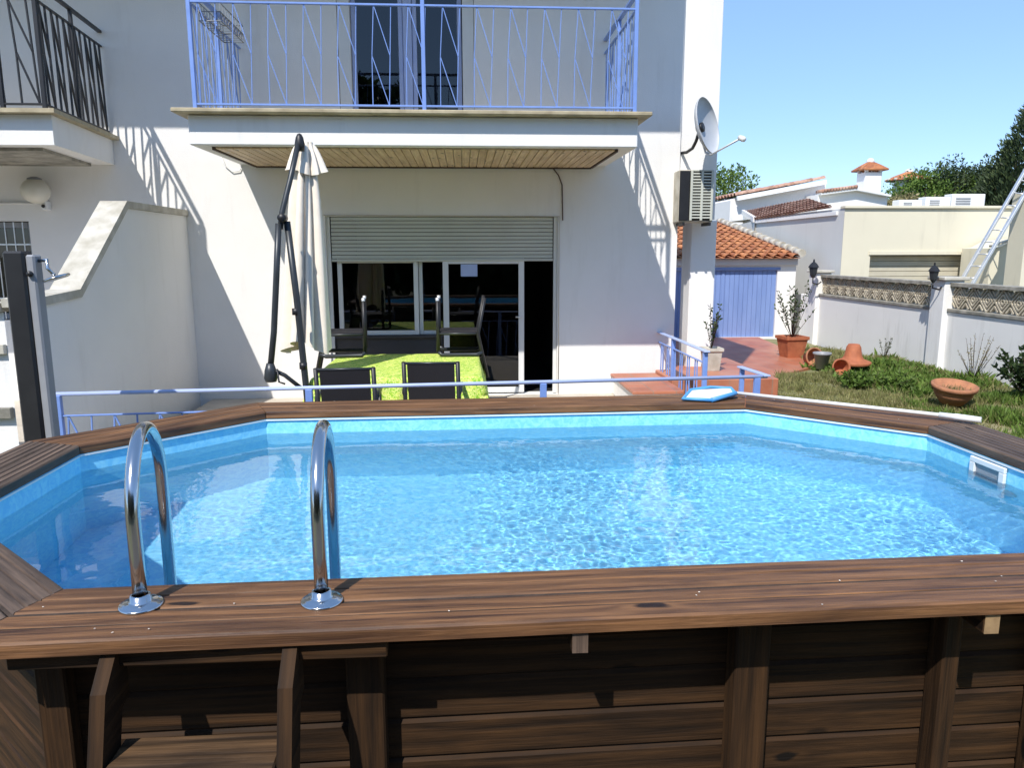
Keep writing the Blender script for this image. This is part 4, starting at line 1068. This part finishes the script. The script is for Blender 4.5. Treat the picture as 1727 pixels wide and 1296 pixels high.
# round tree behind the wing
c_ = at(1225, 335, Y=32)
tree('leafy_tree', 'round dark green tree between the satellite dish and the white gable house', 'tree', (c_.x-.3, 32, 0), (c_.x-.35, 32, c_.z-.4), (1.75, 1.5, 1.75), 130, 60, .16, 'leaf')
# hedge bushes behind the rooftop units
for i, (px_, py_, r_, Y, mm, lb) in enumerate([(1528, 352, .72, 27, 'drygrass', 'dry straw coloured bush below the tiled pavilion'),
        (1575, 322, 1.1, 30, 'leaf', 'bright green bush right of the tiled pavilion'),
        (1610, 315, 1.1, 31, 'leaf_dark', 'dark green bush behind the middle of the rooftop units'),
        (1650, 312, 1.2, 30, 'conifer', 'dark bush beside the conifer above the largest rooftop unit')]):
    c_ = at(px_, py_, Y=Y); tree('bush', lb, 'bush', (c_.x, Y, 0), (c_.x, Y, c_.z-.35), (1.9*r_, 1.2, 1.12*r_), 130, 60, .13, mm, 'bushes behind the cream roof')
# conifers at the right edge
for px_, top, Y, w, lb in ((1768, 145, 27, 2.0, 'tall dark conifer rising at the right edge of the picture'),
                        (1718, 238, 27.6, 1.5, 'middle dark conifer stepping down to the left of the tallest one'),
                        (1684, 286, 28, 1.2, 'lowest dark conifer of the group right of the rooftop units')):
    c_ = at(px_, top, Y=Y); t = thing('conifer', lb, 'tree', (c_.x, Y, 0), 'conifers at the right edge')
    MB().tube([(c_.x, Y, 0), (c_.x, Y, c_.z-.4)], [.18, .03], 8).build('trunk', 'bark', t)
    mb = MB(); H = c_.z
    for k in range(13000 if top < 200 else 8000):
        h = random.random()**.8*(H-.3); z = H-h; rad = w*(.10+.95*min(1, h/(H*.55))**.85); a = random.random()*6.28
        bump_ = 1+.28*noise.noise(Vector((math.cos(a)*2, math.sin(a)*2, z*1.6)))+.15*noise.noise(Vector((a*3, z*4, 1)))
        rr = rad*bump_*random.uniform(.7, 1.0); p = Vector((c_.x+math.cos(a)*rr, Y+math.sin(a)*rr, z))
        leaf(mb, p, Vector((math.cos(a)*.7, math.sin(a)*.7, .9))+rdir()*.5, rdir(), random.uniform(.14, .26), .06)
    mb.build('crown', 'conifer', t, False)
# potted plants
def spray(mb, base, h, n, lw, spread, ls):
    base = Vector(base); st = MB()
    for k in range(n):
        a = random.random()*6.28; sp = random.uniform(.2, 1)*spread; top = base+Vector((math.cos(a)*sp, math.sin(a)*sp, h*random.uniform(.55, 1)))
        mid = base.lerp(top, .5)+Vector((math.cos(a)*sp*.1, math.sin(a)*sp*.1, h*.06)); st.tube([base, mid, top], [.005, .004, .002], 5)
        for i in range(lw):
            t_ = random.uniform(.25, 1); p = (base.lerp(mid, t_*2) if t_ < .5 else mid.lerp(top, t_*2-1)); leaf(mb, p, rdir()+Vector((0, 0, .5)), rdir(), ls*random.uniform(.6, 1.2), ls*.42)
    return st
pc = at(1334, 602, Z=.07); t = thing('potted_shrub', 'square terracotta pot with a sparse leafy shrub standing by the blue shed door', 'potted plant', (pc.x, pc.y, .07))
MB().lathe((pc.x, pc.y, .07), [(0, 0), (.23, 0), (.31, .36), (.345, .37), (.345, .43), (.30, .43), (.28, .38), (0, .38)], 4, sq=True, smooth=False, rot=.1).build('pot', 'terra', t)
mb = MB(); spray(mb, (pc.x, pc.y, .43), 1.15, 17, 15, .48, .09).build('stem', 'bark', t); mb.build('foliage', 'leaf_grey', t, False)
pc = Vector((at(1199, 610, Y=10.0).x, 10.0, .602)); t = thing('potted_shrub', 'square white pot with a tall sparse shrub in front of the white pillar', 'potted plant', pc)
MB().lathe(pc, [(0, 0), (.13, 0), (.16, .26), (.185, .27), (.185, .31), (.16, .31), (.15, .28), (0, .28)], 4, sq=True, smooth=False).build('pot', 'cap', t)
mb = MB(); spray(mb, pc+Vector((0, 0, .28)), .66, 9, 14, .17, .06).build('stem', 'bark', t); mb.build('foliage', 'leaf_dark', t, False)
# pile of broken terracotta pots
def pot(label, c_, r_, h, rx, ry, m_='terra2', bowl=False):
    t = thing('clay_pot', label, 'pot', c_, 'terracotta pots by the garden wall')
    pr = [(0, 0), (r_*.62, 0), (r_*.95, h*.86), (r_*1.08, h*.87), (r_*1.08, h), (r_*.93, h), (r_*.88, h*.85), (r_*.55, h*.08), (0, h*.08)]
    MB().lathe(c_, pr, 28).build('body', m_, t); t.rotation_euler = (rx, ry, 0); return t
p = at(1362, 612, Z=.07); pot('pale clay pot lying beside the square red pot', Vector((p.x, p.y, .16)), .17, .24, R(75), .5)
p = at(1385, 622, Z=.07); pot('dark weathered pot in the middle of the pot pile', Vector((p.x, p.y, .07)), .15, .30, 0, 0, 'grey')
p = at(1412, 628, Z=.10); pot('clay pot lying on its side in front of the upturned pot', Vector((p.x-.05, p.y-.1, .17)), .14, .22, R(70), R(-30), 'terra')
p = at(1438, 611, Z=.27); t = thing('clay_pot', 'orange upturned terracotta pot with wide rim on the pot pile', 'pot', (p.x, p.y, .25), 'terracotta pots by the garden wall')
MB().lathe((p.x, p.y, .25), [(.29, -.02), (.31, .02), (.29, .04), (.18, .08), (.145, .14), (.12, .29), (.09, .34), (0, .35)], 28).build('body', 'terra', t)
# terracotta bowl on stand
p = at(1605, 676, Z=.16); t = thing('terracotta_bowl', 'wide round terracotta bowl planter with dry soil in the grass', 'planter', (p.x, p.y, .16))
bz = .11
MB().lathe((p.x, p.y, bz), [(0, .02), (.15, .02), (.23, .13), (.24, .15), (.255, .22), (.285, .23), (.292, .28), (.268, .29), (.24, .22), (0, .20)], 40).build('bowl', 'terra2', t)
mb = MB()
for k in range(160):
    a, rr = random.random()*6.28, random.random()*.2; leaf(mb, Vector((p.x+math.cos(a)*rr, p.y+math.sin(a)*rr, bz+.20)), Vector((random.uniform(-.6, .6), random.uniform(-.6, .6), 1)), rdir(), random.uniform(.03, .09), .008)
mb.build('dry_stalks', 'drygrass', t, False)['kind'] = 'stuff'; t.rotation_euler.x = R(9)
# dry twiggy plant behind the bowl
def weed(label, x, y, h, n, lw, sp, ls, m_):
    t = thing('weed_plant', label, 'plant', (x, y, gz(x, y))); mb = MB(); spray(mb, (x, y, gz(x, y)), h, n, lw, sp, ls).build('stem', 'bark', t); mb.build('foliage', m_, t, False)
p = at(1645, 640, Z=.2); weed('dry twiggy plant against the white wall behind the bowl', min(p.x, 8.0), p.y, .75, 16, 12, .35, .035, 'drygrass')
p = at(1470, 600, Z=.2); weed('small bluish sprig beside the upturned terracotta pot', min(p.x, 8.0), 13.6, .45, 6, 10, .15, .05, 'leaf_grey')
p = at(1700, 690, Z=.1); weed('dark leafy shrub at the right edge beside the pool coping', p.x+.45, p.y+.2, .72, 36, 40, .5, .10, 'leaf_dark')
p = at(1722, 650, Z=.1); weed('tall arching weed by the wall at the right edge of the picture', p.x+.45, p.y, .9, 14, 20, .5, .09, 'leaf_grey')
# leafy clump beside the pots
p = at(1440, 640, Z=.2); weed('low bright leafy clump in front of the upturned terracotta pot', p.x, p.y, .30, 34, 26, .42, .085, 'leaf')
p = at(1500, 640, Z=.2); weed('spreading yellowish green plant along the wall right of the upturned pot', p.x, p.y, .26, 30, 22, .5, .075, 'leaf')
# ground cover
def cover(name, label, n, fn, m_, lo, hi, w, up=1.3):
    mb = MB(); k = 0; tries = 0
    while k < n and tries < n*6:
        tries += 1; q = fn()
        if q is None: continue
        x, y = q; k += 1; z = gz(x, y)-.01
        sc_ = max(.35, .95+.9*noise.noise(Vector((x*2.3, y*2.3, 30)))+.6*noise.noise(Vector((x*6, y*6, 31))))
        for i in range(3): leaf(mb, Vector((x+random.uniform(-.02, .02), y+random.uniform(-.02, .02), z)), Vector((random.uniform(-1, 1), random.uniform(-1, 1), up)), rdir(), random.uniform(lo, hi)*sc_, w*random.uniform(.6, 1.3))
    o = mb.build(name, m_, None, False); o['kind'] = 'stuff'; tag(o, label, 'plants'); return o
def onpath(x, y):
    if y > 12.9 and x < 6.6+(y-13.6)*.18: return True
    if y < 12.9 and y > 11.2 and x < 4.3+(y-11.2)*.8: return True
    return x < 4.1 and y > 9.2
def g1():
    y = random.uniform(4.8, 16); x = random.uniform(2.8, 8.1)
    if onpath(x, y): return None
    if Vector((x-pl(PXL+PL/2, 0, 0).x, 0, 0)).length < 2.8 and y < 5.6: return None
    q_ = noise.noise(Vector((x*1.1, y*1.1, 3)))+.5*noise.noise(Vector((x*3.3, y*3.3, 5)))
    if q_ < -.12 and random.random() < .8: return None
    return x, y
cover('grass', 'short patchy green and dry grass between the pool and the right garden wall', 34000, g1, 'grass', .03, .13, .011)
cover('dry_grass', 'straw coloured dry blades mixed into the garden grass', 20000, g1, 'drygrass', .03, .13, .009)
def g2():
    y = random.uniform(10.6, 13.6); x = random.gauss(7.35-(y-11)*.05, .38)
    return (x, y) if 6.3 < x < 8.15 else (random.uniform(7.2, 8.15), random.uniform(12.5, 16.5))
cover('ground_ivy', 'dense bright green ground cover below the upturned pot along the wall', 3800, g2, 'leaf', .05, .17, .045, .7)
def g3():
    y = random.uniform(7, 10.2); x = random.uniform(6.2, 8.2)
    return (x, y) if noise.noise(Vector((x*1.1, y*1.1, 8))) > -.1 else None
cover('weeds', 'taller leafy weeds growing around the terracotta bowl', 3200, g3, 'leaf', .06, .17, .022, 1.4)
# trees behind the photographer (seen mirrored in the glass)
for i, (x, y, h) in enumerate([(-9, -9, 6.5), (-4.5, -11, 7.5), (0, -10, 6), (4.5, -11.5, 7.5), (9.5, -10, 6.5)]):
    tree('garden_tree', 'dark tree %s behind the photographer, mirrored in the house glass' % ['at the far left', 'left of the middle', 'in the middle', 'right of the middle', 'at the far right'][i], 'tree', (x, y, 0), (x, y, h*.6), (3.6, 1.8, h*.62), 260, 40, .55, 'leaf_dark', 'trees behind the photographer')

# ------------------------------------------------------------ render
SC.render.engine = 'CYCLES'
try:
    SC.cycles.caustics_refractive = True; SC.cycles.caustics_reflective = False; SC.cycles.blur_glossy = .5
    SC.cycles.sample_clamp_indirect = 6
except Exception as e: print(e)
